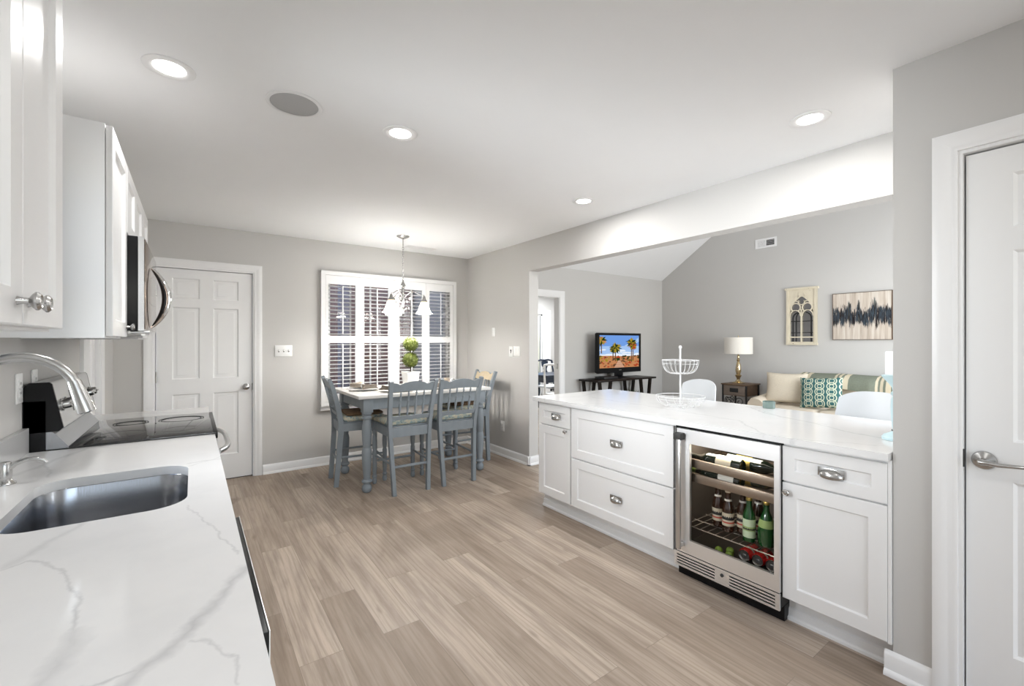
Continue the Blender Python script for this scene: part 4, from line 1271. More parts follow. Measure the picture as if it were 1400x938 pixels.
# ================================================================== PLANTATION SHUTTERS
sh = thing('plantation_shutters', 'white four panel plantation shutters over the kitchen window', 'shutters', (1.94, YB, 0.62))
F0, F1 = 1.120, 2.762
mb = MB()
outer = [(F0, 0.640), (F1, 0.640), (F1, 2.113), (F0, 2.113)]
inner = [(F0 + 0.045, 0.685), (F0 + 0.045, 2.068), (F1 - 0.045, 2.068), (F1 - 0.045, 0.685)]
mb.prism(outer, XZ(YB - 0.052), 0, 0.0515, 0, False, [inner])
mb.prism([(F0 - 0.004, 0.596), (F1 + 0.004, 0.596), (F1 + 0.004, 0.640), (F0 - 0.004, 0.640)], XZ(YB - 0.036), 0, 0.0355)
build('frame', mb, M['trim'], sh)
ey0, ey1 = YB - 0.048, YB - 0.020
louv = [(1.195, 1.483), (1.581, 1.863), (1.997, 2.288), (2.386, 2.672)]
pan = [(1.167, 1.531), (1.533, 1.930), (1.934, 2.337), (2.339, 2.715)]
for (p0, p1), (l0, l1) in zip(pan, louv):
    mb = MB().prism([(p0, 0.688), (p1, 0.688), (p1, 2.066), (p0, 2.066)], XZ(ey0), 0, ey1 - ey0, 0, False,
                    [[(l0, 0.770), (l0, 1.330), (l1, 1.330), (l1, 0.770)], [(l0, 1.405), (l0, 1.972), (l1, 1.972), (l1, 1.405)]])
    pn = build('shutter_panel', mb, M['trim'], sh)
    mb = MB()
    for z0, z1 in ((0.770, 1.330), (1.405, 1.972)):
        n = round((z1 - z0) / 0.0445)
        for k in range(n):
            zc = z0 + (k + 0.5) * (z1 - z0) / n
            TT = Matrix.Translation(((l0 + l1) / 2, (ey0 + ey1) / 2, zc)) @ Matrix.Rotation(R(-4), 4, 'X')
            prof = [(-0.030, 0), (-0.018, 0.0042), (0, 0.0055), (0.018, 0.0042), (0.030, 0), (0.018, -0.0042), (0, -0.0055), (-0.018, -0.0042)]
            hw = (l1 - l0) / 2 - 0.0015
            rings = [[TT @ Vector((sx, a, b)) for a, b in prof] for sx in (-hw, hw)]
            mb.loft(rings, 0, False)
    build('louvers', mb, M['trim'], pn, angle=20)
    mb = MB()
    xm = (l0 + l1) / 2
    for z0, z1 in ((0.79, 1.315), (1.425, 1.955)): mb.box(xm - 0.006, xm + 0.006, ey0 - 0.028, ey0 - 0.018, z0, z1, 0, 0.002)
    build('tilt_rod', mb, M['trim'], pn)

# ================================================================== DINING SET
TX, TY = 1.85, 4.30
tb = thing('dining_table', 'counter height dining table with white top and turned blue grey legs', 'table', (TX, TY, 0))
mb = MB().box(-0.685, 0.685, -0.425, 0.425, 0.838, 0.868, 0, 0.006)
for k in (-0.21, 0.0, 0.21): mb.box(-0.683, 0.683, k - 0.0012, k + 0.0012, 0.8680, 0.8684, 1)
build('tabletop', mb, [M['tabletop'], M['greypaint']], tb, world=False)
mb = MB()
for s in (-1, 1):
    mb.box(-0.55, 0.55, s * 0.365 - 0.011, s * 0.365 + 0.011, 0.735, 0.8375); mb.box(s * 0.605 - 0.011, s * 0.605 + 0.011, -0.31, 0.31, 0.735, 0.8375)
build('apron', mb, M['greypaint'], tb, world=False)
leg = [(0.0, 0.001), (0.026, 0.001), (0.038, 0.012), (0.043, 0.035), (0.040, 0.058), (0.030, 0.070), (0.028, 0.082), (0.041, 0.088), (0.046, 0.100), (0.041, 0.112), (0.031, 0.118),
       (0.030, 0.135), (0.036, 0.20), (0.042, 0.29), (0.0435, 0.36), (0.038, 0.392), (0.033, 0.398), (0.033, 0.405), (0.036, 0.42), (0.040, 0.47), (0.0435, 0.53), (0.041, 0.59), (0.032, 0.640),
       (0.031, 0.652), (0.043, 0.657), (0.045, 0.668), (0.036, 0.676), (0.034, 0.690), (0.044, 0.697), (0.044, 0.712), (0.038, 0.716)]
for sx in (-1, 1):
    for sy in (-1, 1):
        c = (sx * 0.59, sy * 0.35, 0)
        mb = MB().lathe(leg, c, 24).box(c[0] - 0.0435, c[0] + 0.0435, c[1] - 0.0435, c[1] + 0.0435, 0.712, 0.8375, 0, 0.003)
        build('leg', mb, M['greypaint'], tb, world=False)


def rect_sweep(mb, pts, w, t):
    """rectangular section post along pts in the local y-z plane, w along x"""
    rings = []
    for i, p in enumerate(pts):
        p = Vector(p)
        d = (Vector(pts[min(i + 1, len(pts) - 1)]) - Vector(pts[max(i - 1, 0)])).normalized()
        n = Vector((1, 0, 0)).cross(d).normalized()
        ww, tt = (w[i] if isinstance(w, list) else w), (t[i] if isinstance(t, list) else t)
        a = Vector((ww / 2, 0, 0)); b = n * tt / 2
        rings.append([p - a - b, p + a - b, p + a + b, p - a + b])
    return mb.loft(rings, 0, False)


M['tan'] = pm('chandelier_lit_tan', (0.46, 0.38, 0.26), 0.6, var=0.2, vscale=20)  # warm chandelier light painted in as tan on the crest rail fronts


def make_chair(label, pad):
    """counter stool chair, facing local +y, origin on the floor under the seat"""
    c = thing('dining_chair', label, 'chair', (0, 0, 0), 0, 'blue grey dining chairs')
    post = lambda s: [(s * 0.157, -0.232, 0.001), (s * 0.168, -0.212, 0.25), (s * 0.181, -0.195, 0.50), (s * 0.186, -0.197, 0.60), (s * 0.194, -0.222, 0.75), (s * 0.203, -0.268, 0.92), (s * 0.208, -0.300, 1.005)]
    for s in (-1, 1):
        mb = rect_sweep(MB(), post(s), 0.033, [0.040, 0.042, 0.046, 0.046, 0.042, 0.036, 0.030])
        build('back_post', mb, M['greypaint'], c, world=False)
    fl = [(0.0, 0.001), (0.014, 0.001), (0.020, 0.012), (0.022, 0.03), (0.019, 0.048), (0.015, 0.056), (0.022, 0.066), (0.022, 0.076), (0.016, 0.084), (0.020, 0.14), (0.021, 0.19), (0.021, 0.245), (0.021, 0.30),
          (0.016, 0.32), (0.021, 0.35), (0.023, 0.40), (0.019, 0.455), (0.014, 0.470), (0.020, 0.478), (0.020, 0.50)]
    for s in (-1, 1):
        mb = MB().lathe(fl, (s * 0.190, 0.205, 0), 16).box(s * 0.190 - 0.021, s * 0.190 + 0.021, 0.184, 0.226, 0.498, 0.586)
        build('front_leg', mb, M['greypaint'], c, world=False)
    mb = MB().prism([(-0.170, -0.206), (0.170, -0.206), (0.170, -0.186), (-0.170, -0.186)], XY(0.502), 0, 0.084)
    mb.box(-0.168, 0.168, 0.196, 0.216, 0.512, 0.586)
    for s in (-1, 1): mb.prism([(s * 0.176, -0.180), (s * 0.196, -0.180), (s * 0.203, 0.188), (s * 0.183, 0.188)], XY(0.512), 0, 0.074)
    mb.prism([(-0.168, -0.176), (0.168, -0.176), (0.205, 0.226), (-0.205, 0.226)], XY(0.5865), 0, 0.012)
    build('seat_frame', mb, M['greypaint'], c, world=False)
    rings = []
    for o, z in ((0.012, 0.599), (0.0, 0.606), (-0.004, 0.622), (0.006, 0.638), (0.04, 0.646), (0.10, 0.649)):
        rr = []
        for a, b in rrect(-0.5 + o * 2.4, 0.5 - o * 2.4, -0.5 + o * 2.4, 0.5 - o * 2.4, 0.07, 5):
            yy = 0.02 + b * 0.385
            rr.append(Vector((a * (0.375 + 0.03 * (b + 0.5)), yy, z)))
        rings.append(rr)
    build('seat_cushion', MB().loft(rings), [M['cushion'], M['rattan']], c, world=False, angle=60)
    if pad:
        rings = []
        for o, z in ((0.03, 0.6465), (0.01, 0.655), (0.02, 0.668), (0.08, 0.676), (0.18, 0.678)):
            rings.append([Vector((a * 0.38, 0.03 + b * 0.36, z)) for a, b in rrect(-0.5 + o * 2, 0.5 - o * 2, -0.5 + o * 2, 0.5 - o * 2, 0.09, 5)])
        build('seat_pad', MB().loft(rings), M['rattan'], c, world=False, angle=60)
    # scalloped crest rail
    K = 28; top = []; bot = []
    for k in range(K + 1):
        u = -1 + 2 * k / K
        zt = 0.985 + 0.013 * math.cos(u * math.pi * 1.0) * (1 if abs(u) < 0.62 else 0.5) + (0.010 * max(0, abs(u) - 0.72) / 0.28) - 0.012 * math.exp(-((abs(u) - 0.66) / 0.10) ** 2)
        top.append((u * 0.190, zt)); bot.append((u * 0.188, 0.905 + 0.006 * math.cos(u * math.pi * 0.5)))
    poly = bot + top[::-1]
    mb = MB().prism(poly, lambda a, b, d: (a, -0.262 - (b - 0.90) * 0.375 + d, b), -0.011, 0.011)
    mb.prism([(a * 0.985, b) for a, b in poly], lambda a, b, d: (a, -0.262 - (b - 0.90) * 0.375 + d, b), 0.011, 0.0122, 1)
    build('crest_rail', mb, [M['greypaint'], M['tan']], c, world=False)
    mb = MB().prism([(-0.178, 0.652), (0.178, 0.652), (0.182, 0.690), (-0.182, 0.690)], lambda a, b, d: (a, -0.207 - (b - 0.65) * 0.30 + d, b), -0.010, 0.010)
    build('lower_rail', mb, M['greypaint'], c, world=False)
    sp_ = [(0.006, 0), (0.007, 0.02), (0.011, 0.028), (0.007, 0.036), (0.010, 0.06), (0.0125, 0.085), (0.009, 0.118), (0.0065, 0.135), (0.011, 0.143), (0.011, 0.150), (0.0065, 0.158), (0.009, 0.18), (0.0065, 0.205), (0.0105, 0.212), (0.006, 0.222), (0.006, 0.238)]
    tilt = math.atan2(0.046, 0.215)
    for k in range(4):
        xx = -0.108 + 0.072 * k
        build('spindle', MB().lathe(sp_, (xx, -0.2165, 0.682), 12, 0, Matrix.Rotation(tilt, 4, 'X')), M['greypaint'], c, world=False)
    build('stretcher', MB().bar((-0.155, -0.213, 0.245), (0.155, -0.213, 0.245), 0.018, 0.022, 0, (0, 0, 1), 0.004), M['greypaint'], c, world=False)
    build('stretcher', MB().tube([(-0.175, 0.205, 0.215), (0.175, 0.205, 0.215)], 0.011, 10), M['greypaint'], c, world=False)
    for s in (-1, 1):
        build('stretcher', MB().tube([(s * 0.168, -0.205, 0.270), (s * 0.188, 0.195, 0.270)], 0.010, 10), M['greypaint'], c, world=False)
    return c


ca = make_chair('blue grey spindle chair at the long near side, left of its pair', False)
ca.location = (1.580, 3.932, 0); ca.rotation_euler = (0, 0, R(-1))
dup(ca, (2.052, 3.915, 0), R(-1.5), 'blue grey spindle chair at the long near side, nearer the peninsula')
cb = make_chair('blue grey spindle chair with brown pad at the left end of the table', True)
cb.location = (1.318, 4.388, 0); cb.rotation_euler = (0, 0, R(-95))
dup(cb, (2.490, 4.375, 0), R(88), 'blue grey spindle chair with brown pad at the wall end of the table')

# ---- on the table
ZT = 0.8687
tp = thing('topiary', 'two ball boxwood topiary in a square white pot on the table', 'plant', (1.846, 4.36, ZT))
rings = []
for h, z in ((0.056, 0.0), (0.060, 0.004), (0.074, 0.150), (0.077, 0.153), (0.077, 0.165), (0.070, 0.165), (0.068, 0.150)):
    rings.append([Vector((a, b, z)) for a, b in rrect(-h, h, -h, h, 0.012, 3)])
build('pot', MB().loft(rings, 0, True, False).add(rings[0], [list(range(len(rings[0])))[::-1]]), M['porcelain'], tp, world=False)
build('soil', MB().prism([(-0.067, -0.067), (0.067, -0.067), (0.067, 0.067), (-0.067, 0.067)], XY(0.150), 0, 0.004), M['soil'], tp, world=False)
build('stem', MB().tube([(0, 0, 0.15), (0.002, 0, 0.22), (-0.002, 0.001, 0.30), (0, 0, 0.45)], 0.006, 8), M['twig'], tp, world=False)
rnd = random.Random(3)


def leafball(r, cz, n):
    mb = MB().ball((0, 0, cz), r * 0.86, seg=20)
    for k in range(n):
        zz = 1 - 2 * (k + 0.5) / n; a = k * 2.399963
        q = math.sqrt(1 - zz * zz)
        d = Vector((q * math.cos(a), q * math.sin(a), zz)) + Vector((rnd.uniform(-.1, .1), rnd.uniform(-.1, .1), rnd.uniform(-.1, .1)))
        d.normalize()
        u = d.orthogonal().normalized(); u.rotate(Matrix.Rotation(rnd.uniform(0, 6.28), 3, d)); w = d.cross(u)
        p = Vector((0, 0, cz)) + d * r * rnd.uniform(0.80, 0.93)
        L = rnd.uniform(0.011, 0.017); W = L * 0.42; up = d * L * rnd.uniform(0.3, 0.9)
        mb.add([p, p + u * L * 0.5 + w * W + up * 0.6, p + u * L + up, p + u * L * 0.5 - w * W + up * 0.6], [[0, 1, 2], [0, 2, 3]])
    return mb


build('foliage_ball', leafball(0.086, 0.285, 420), M['leaf'], tp, world=False)
build('foliage_ball', leafball(0.083, 0.448, 400), M['leaf'], tp, world=False)


def place_setting(x, y, rz, where):
    p = thing('plate', 'white square plate ' + where, 'plate', (x, y, ZT), R(rz), 'white plates on the dining table')
    rings = []
    for h, z in ((0.075, 0.0), (0.080, 0.002), (0.128, 0.014), (0.131, 0.016), (0.127, 0.017), (0.085, 0.006)):
        rings.append([Vector((a, b, z)) for a, b in rrect(-h, h, -h, h, 0.02, 4)])
    build('dish', MB().loft(rings), M['porcelain'], p, world=False)
    # gathered linen napkin with a ring
    n = thing('napkin', 'taupe ringed napkin on the plate ' + where, 'napkin', (x, y, ZT + 0.0178), R(rz + 20), 'taupe napkins on the plates')
    rings = []
    for i in range(17):
        u = -1 + 2 * i / 16
        wv_ = 0.018 + 0.062 * abs(u) ** 1.2; hh_ = 0.017 + 0.022 * abs(u) ** 0.9
        rr = []
        for k in range(20):
            a = 2 * math.pi * k / 20
            f = 1 + 0.16 * math.sin(5 * a + u * 4) * min(1, abs(u) * 1.6)
            zz = 0.012 + hh_ * math.sin(a) * f
            rr.append(Vector((u * 0.145 + 0.008 * math.sin(3 * a), wv_ * math.cos(a) * f, max(0.0, zz) + 0.0005 + (0.006 if zz < 0 else 0))))
        rings.append(rr)
    build('cloth', MB().loft(rings), M['napkin'], n, world=False, angle=70)
    build('napkin_ring', MB().lathe([(0.026, -0.012), (0.028, 0), (0.026, 0.012)], (0, 0, 0.022), 20, 0, Matrix.Rotation(R(90), 4, 'Y'), False), M['porcelain'], n, world=False)


place_setting(1.36, 4.36, 78, 'at the left end of the table')
place_setting(1.58, 4.06, 5, 'before the left of the near pair of chairs')
place_setting(2.06, 4.06, -4, 'before the near chair closest to the peninsula')
place_setting(2.34, 4.36, 82, 'at the wall end of the table')

# ================================================================== CHANDELIER
CX, CY = 1.774, 4.385
ch = thing('chandelier', 'brushed nickel chandelier with three lit frosted bell shades', 'chandelier', (CX, CY, ZC))
build('canopy', MB().lathe([(0.0, -0.030), (0.012, -0.030), (0.030, -0.022), (0.055, -0.010), (0.065, -0.004), (0.066, -0.0005)], (CX, CY, ZC), 28), M['nickel'], ch)
mb = MB().tube([(CX, CY, ZC - 0.028), (CX, CY, 2.345)], 0.0055, 10)
zz = 2.35; k = 0
while zz > 1.985:
    pts = []
    for q in range(12):
        a = 2 * math.pi * q / 12
        o = 0.008 * math.cos(a)
        pts.append((CX + (o if k % 2 else 0), CY + (0 if k % 2 else o), zz - 0.014 + 0.016 * math.sin(a)))
    mb.tube(pts, 0.0022, 6, 0, True)
    zz -= 0.024; k += 1
build('chain', mb, M['nickel'], ch)
mb = MB().lathe([(0.0, 0.375), (0.006, 0.372), (0.006, 0.360), (0.018, 0.338), (0.026, 0.318), (0.028, 0.308), (0.015, 0.300), (0.013, 0.285), (0.020, 0.275), (0.020, 0.262), (0.012, 0.250), (0.014, 0.215), (0.019, 0.180), (0.018, 0.140),
                 (0.011, 0.110), (0.009, 0.085), (0.016, 0.072), (0.018, 0.055), (0.012, 0.040), (0.010, 0.025), (0.014, 0.018), (0.010, 0.006), (0.0, 0.0)], (CX, CY, 1.612), 20)
build('centre_column', mb, M['nickel'], ch)
th_ = R(35.9)
for k, ang in enumerate((8, 131, 252)):
    u, d = 0.215 * math.cos(R(ang)), 0.215 * math.sin(R(ang))
    vx, vy = d * math.sin(th_) + u * math.cos(th_), d * math.cos(th_) - u * math.sin(th_)
    n = Vector((vx, vy, 0)).normalized(); C0 = Vector((CX, CY, 0))

    def pt(r, z): return C0 + n * r + Vector((0, 0, z))
    arm = MB().tube([pt(0.012, 1.80), pt(0.040, 1.835), pt(0.075, 1.860), pt(0.115, 1.862), pt(0.150, 1.845), pt(0.185, 1.828), pt(0.215, 1.826), pt(0.2155, 1.810)], 0.0052, 10)
    sc = []
    for q in range(22):
        a = R(20 + 23 * q); r_ = 0.030 * (1 - q / 30)
        sc.append(pt(0.058 + r_ * math.cos(a), 1.775 + r_ * math.sin(a)))
    sc1 = sc
    sc = []
    for q in range(20):
        a = R(200 + 24 * q); r_ = 0.024 * (1 - q / 28)
        sc.append(pt(0.045 + r_ * math.cos(a), 1.690 + r_ * math.sin(a)))
    ar = build('arm', arm, M['nickel'], ch)
    build('scroll', MB().tube(sc1, 0.0036, 8), M['nickel'], ar); build('scroll', MB().tube(sc, 0.0034, 8), M['nickel'], ar)
    p = pt(0.2155, 0)
    build('socket_cup', MB().lathe([(0.0, 1.820), (0.010, 1.818), (0.014, 1.808), (0.016, 1.790), (0.030, 1.768), (0.033, 1.758)], (p.x, p.y, 0), 20), M['nickel'], ar)
    build('bell_shade', MB().lathe([(0.030, 1.765), (0.036, 1.750), (0.042, 1.725), (0.050, 1.695), (0.062, 1.665), (0.076, 1.643), (0.085, 1.634)], (p.x, p.y, 0), 32, 0, None, False), M['bell'], ar)
    pl = bpy.data.lights.new('chandelier_bulb', 'POINT'); pl.energy = 9; pl.color = (1.0, 0.975, 0.94); pl.shadow_soft_size = 0.025
    po = bpy.data.objects.new('chandelier_bulb', pl); COL.objects.link(po); po.location = (p.x, p.y, 1.66)

# ================================================================== ON THE PENINSULA
bx, by = 2.694, 1.765
bk_ = thing('wire_basket', 'white two tier wire fruit basket on the peninsula worktop', 'basket', (bx, by, ZCT))


def wire_bowl(z0, z1, r0, r1, nr, flare):
    mb = MB()
    ring = lambda r, z, t: mb.tube([(bx + r * math.cos(2 * math.pi * k / 40), by + r * math.sin(2 * math.pi * k / 40), z) for k in range(40)], t, 8, 0, True)
    ring(r1, z1, 0.0026); ring(r0, z0, 0.0020); ring(r1 * 0.93, z0 + (z1 - z0) * 0.72, 0.0011)
    for k in range(nr):
        a = 2 * math.pi * k / nr
        pts = []
        for q in range(9):
            u = q / 8
            r = r0 + (r1 - r0) * math.sin(u * math.pi / 2) ** flare; z = z0 + (z1 - z0) * (1 - math.cos(u * math.pi / 2))
            pts.append((bx + r * math.cos(a), by + r * math.sin(a), z))
        mb.tube([(bx, by, z0)] + pts, 0.0012, 6)
    return mb


build('upper_bowl', wire_bowl(ZCT + 0.232, ZCT + 0.322, 0.060, 0.118, 22, 1.0), M['wire'], bk_)
mb = wire_bowl(ZCT + 0.012, ZCT + 0.078, 0.085, 0.158, 14, 1.0)
for k in range(4):
    a = R(45 + 90 * k); mb.ball((bx + 0.085 * math.cos(a), by + 0.085 * math.sin(a), ZCT + 0.0065), 0.0065, seg=10)
build('lower_bowl', mb, M['wire'], bk_)
build('pole', MB().lathe([(0.011, 0.008), (0.006, 0.014), (0.006, 0.30), (0.0085, 0.32), (0.006, 0.335), (0.006, 0.400), (0.009, 0.403), (0.011, 0.412), (0.007, 0.421), (0.0, 0.423)], (bx, by, ZCT), 14), M['wire'], bk_)

cx_, cy_ = 2.60, 0.598
cs = thing('candlestick', 'turned pale aqua candlestick holding a white candle, half hidden by the near wall', 'candlestick', (cx_, cy_, ZCT))
build('stick', MB().lathe([(0.0, 0.0008), (0.056, 0.0008), (0.057, 0.012), (0.050, 0.022), (0.034, 0.030), (0.024, 0.036), (0.021, 0.041), (0.017, 0.046), (0.019, 0.060), (0.023, 0.10), (0.025, 0.15), (0.023, 0.185), (0.018, 0.200), (0.024, 0.207), (0.024, 0.216), (0.017, 0.222),
                           (0.020, 0.238), (0.030, 0.255), (0.046, 0.275), (0.056, 0.288), (0.057, 0.295), (0.050, 0.297), (0.0, 0.297)], (cx_, cy_, ZCT), 28), M['teal'], cs)
build('collar', MB().lathe([(0.0215, 0.041), (0.0215, 0.046)], (cx_, cy_, ZCT), 24, 0, None, False), M['blackm'], cs)
pc = thing('pillar_candle', 'white pillar candle standing in the aqua candlestick', 'candle', (cx_, cy_, ZCT + 0.2975))
build('wax', MB().lathe([(0.0, 0), (0.044, 0), (0.044, 0.102), (0.041, 0.106), (0.020, 0.103), (0.0, 0.102)], (0, 0, 0), 28), M['wax'], pc, world=False)
build('wick', MB().tube([(0, 0, 0.100), (0.001, 0, 0.112)], 0.0012, 6), M['blackm'], pc, world=False)
jr = thing('candle_jar', 'small teal glass jar at the back edge of the peninsula', 'jar', (3.150, 1.395, ZCT))
build('glass', MB().lathe([(0.0, 0.0008), (0.036, 0.0008), (0.038, 0.004), (0.038, 0.046), (0.0355, 0.046), (0.0355, 0.034), (0.0, 0.034)], (0, 0, 0), 24), M['jar'], jr, world=False)

# ================================================================== BAR STOOLS
def bar_stool(label, loc, rz):
    """moulded shell counter stool, facing local +y"""
    s = thing('bar_stool', label, 'stool', loc, R(rz), 'white shell bar stools')
    U, V = 20, 18
    vs = []; fs = []
    for layer in (0, 1):
        for j in range(V + 1):
            v = j / V
            for i in range(U + 1):
                u = -1 + 2 * i / U
                if v < 0.45:
                    q = v / 0.45
                    y = 0.21 - 0.36 * q; z = 0.63 - 0.012 * math.sin(q * math.pi); hw = 0.205 + 0.012 * q
                    z += 0.050 * abs(u) ** 3 * (0.3 + 0.7 * q)
                else:
                    q = (v - 0.45) / 0.55
                    y = -0.15 - 0.075 * math.sin(min(1, q * 2) * math.pi / 2) - 0.035 * q; z = 0.63 + 0.378 * q ** 1.25
                    hw = 0.217 - 0.030 * q ** 2
                    y += 0.085 * abs(u) ** 2.2 * (1 - 0.35 * q)
                    z += (0.050 * abs(u) ** 3) * (1 - q) - 0.045 * q ** 3 * abs(u) ** 3.0
                x = u * hw
                t = 0.008 if layer else 0.0
                if v < 0.45: z -= t
                else: y -= t
                vs.append((x, y, z))
    N = (U + 1) * (V + 1)
    for l in (0, N):
        for j in range(V):
            for i in range(U):
                a = l + j * (U + 1) + i
                fs.append([a, a + 1, a + U + 2, a + U + 1])
    edge = [i for i in range(U + 1)] + [j * (U + 1) + U for j in range(1, V + 1)] + [V * (U + 1) + i for i in range(U - 1, -1, -1)] + [j * (U + 1) for j in range(V - 1, 0, -1)]
    for a, b in zip(edge, edge[1:] + edge[:1]): fs.append([a, b, b + N, a + N])
    build('shell', MB().add(vs, fs, 0, True), M['shell'], s, world=False, angle=60)
    for sx in (-1, 1):
        for sy, yy in ((-1, -0.10), (1, 0.13)):
            build('leg', MB().tube([(sx * 0.12, yy, 0.612), (sx * 0.19, yy + sy * 0.07, 0.001)], [0.014, 0.010], 10), M['shell'], s, world=False)
    p = [(0.172, 0.185, 0.22), (-0.172, 0.185, 0.22), (-0.172, -0.155, 0.22), (0.172, -0.155, 0.22)]
    build('foot_ring', MB().tube(p, 0.008, 8, 0, True), M['nickel'], s, world=False)
    return s


st1 = bar_stool('white moulded bar stool behind the wire basket', (3.42, 2.24, 0), 76)
dup(st1, (3.43, 0.94, 0), R(95), 'white moulded bar stool in front of the right end of the sofa')


# ================================================================== LIVING ROOM
def soft_box(mb, x0, x1, y0, y1, z0, z1, r, m=0, puff=0.0):
    """rounded upholstery block; puff bulges its faces"""
    bm = bmesh.new()
    bmesh.ops.create_cube(bm, size=1.0)
    for v in bm.verts:
        v.co = Vector(((x0 + x1) / 2 + v.co.x * (x1 - x0), (y0 + y1) / 2 + v.co.y * (y1 - y0), (z0 + z1) / 2 + v.co.z * (z1 - z0)))
    bmesh.ops.bevel(bm, geom=list(bm.edges), offset=r, segments=4, profile=0.5, affect='EDGES')
    if puff:
        bmesh.ops.subdivide_edges(bm, edges=[e for e in bm.edges if e.calc_length() > 0.2], cuts=6, use_grid_fill=True)
        c = Vector(((x0 + x1) / 2, (y0 + y1) / 2, (z0 + z1) / 2)); h = Vector((x1 - x0, y1 - y0, z1 - z0)) / 2
        for v in bm.verts:
            q = [(v.co[i] - c[i]) / h[i] for i in range(3)]
            for i in range(3):
                j, k = (i + 1) % 3, (i + 2) % 3
                v.co[i] += q[i] * puff * max(0, 1 - q[j] ** 2) * max(0, 1 - q[k] ** 2)
    return mb.frombm(bm, m, True)


SF0, SF1 = 0.78, 3.08
sf = thing('sofa', 'cream slipcovered sofa against the gable wall', 'sofa', (6.75, 1.93, 0))
build('base', soft_box(MB(), 6.33, 7.10, SF0 + 0.05, SF1 - 0.05, 0.015, 0.33, 0.03), M['sofa'], sf, angle=60)
mb = soft_box(MB(), 6.93, 7.165, SF0 + 0.02, SF1 - 0.13, 0.05, 0.84, 0.09)
build('back', mb, M['sofa'], sf, angle=60)
for a, b in ((SF1 - 0.22, SF1), (SF0, SF0 + 0.22)):
    rings = []
    for xx, zt in ((6.30, 0.555), (6.33, 0.575), (6.55, 0.590), (6.80, 0.610), (7.00, 0.640), (7.13, 0.66)):
        w0, w1 = a, b
        rr = [Vector((xx, w0, 0.02)), Vector((xx, w1, 0.02))]
        for k in range(9):
            an = math.pi * k / 8
            rr.append(Vector((xx, (w0 + w1) / 2 + (w1 - w0) / 2 * math.cos(an), zt - 0.10 + 0.10 * math.sin(an))))
        rings.append(rr)
    build('arm', MB().loft(rings), M['sofa'], sf, angle=50)
yy = [SF0 + 0.23, SF0 + 0.23 + 0.613, SF0 + 0.23 + 1.226, SF1 - 0.23]
for a, b in zip(yy[:-1], yy[1:]):
    build('seat_cushion', soft_box(MB(), 6.30, 6.92, a + 0.004, b - 0.004, 0.335, 0.48, 0.05, 0, 0.012), M['sofa'], sf, angle=60)
    mb = soft_box(MB(), 6.74, 6.95, a + 0.006, b - 0.006, 0.485, 0.862, 0.07, 0, 0.03)
    mb.xf(Matrix.Translation((6.84, 0, 0.485)) @ Matrix.Rotation(R(8), 4, 'Y') @ Matrix.Translation((-6.84, 0, -0.485)))
    build('back_cushion', mb, M['sofa'], sf, angle=60)

# striped throw over the sofa back
prof = [(6.690, 0.715), (6.694, 0.78), (6.722, 0.850), (6.790, 0.895), (6.90, 0.912), (7.00, 0.905), (7.10, 0.888), (7.162, 0.870)]
rings = []
NY = 60
for i in range(NY + 1):
    y_ = 0.86 + (2.60 - 0.86) * i / NY
    w_ = 0.006 * math.sin(y_ * 23) + 0.004 * math.sin(y_ * 41)
    sag = -0.018 * math.sin((y_ - 0.9) * 5.1) ** 2
    front = [Vector((px_ - 0.004 + w_ * (1 if k < 4 else 0.3), y_ + (0.10 * (0.9 - pz_) if i == NY else 0), pz_ + 0.010 + (0.03 * math.sin(y_ * 3.3) if k == 0 else 0) + sag * 0.3)) for k, (px_, pz_) in enumerate(prof)]
    back = [p + Vector((0.008 if k < 4 else 0, 0, -0.006 if k >= 3 else 0)) for k, p in enumerate(front)]
    rings.append(front + back[::-1])
tag(build('throw_blanket', MB().loft(rings), M['throw'], None, (0, 0, 0), angle=60), 'sage green throw with cream stripes along the sofa back', 'blanket')


def pillow(name, label, mat, loc, w, h, t, rot):
    """cushion in local x (width), z (height); pinched corners"""
    N = 18
    vs = []; fs = []
    for s in (1, -1):
        for j in range(N + 1):
            for i in range(N + 1):
                u, v = -1 + 2 * i / N, -1 + 2 * j / N
                pin = 1 - 0.07 * (u * u * (1 - v * v) + 0) - 0.0
                x = u * w / 2 * (1 - 0.06 * (1 - u * u) * 0 - 0.07 * (1 - v * v) * abs(u) * 0.9)
                z = v * h / 2 * (1 - 0.07 * (1 - u * u) * abs(v) * 0.9)
                y = s * t / 2 * ((1 - u ** 2) * (1 - v ** 2)) ** 0.42
                vs.append((x, y, z))
    M1 = (N + 1) ** 2
    for l in (0, M1):
        for j in range(N):
            for i in range(N):
                a = l + j * (N + 1) + i
                fs.append([a, a + 1, a + N + 2, a + N + 1])
    mb = MB().add(vs, fs, 0, True)
    bm = bmesh.new()
    bv_ = [bm.verts.new(v) for v in mb.v]
    for f in mb.f: bm.faces.new([bv_[i] for i in f])
    bmesh.ops.remove_doubles(bm, verts=bm.verts, dist=1e-5)
    mb = MB().frombm(bm, 0, True)
    o = build(name, mb, mat, None, (0, 0, 0), False, 80)
    o.location = loc; o.rotation_euler = rot
    return tag(o, label, 'pillow')


pillow('throw_pillow', 'cream woven pillow in the corner of the sofa by the arm', M['creampillow'], (6.55, 2.68, 0.712), 0.49, 0.42, 0.16, (R(-14), 0, R(-78)))
pillow('throw_pillow', 'teal pillow with cream chain pattern on the sofa', M['tealpillow'], (6.47, 2.24, 0.692), 0.47, 0.40, 0.15, (R(-16), R(-4), R(-84)))

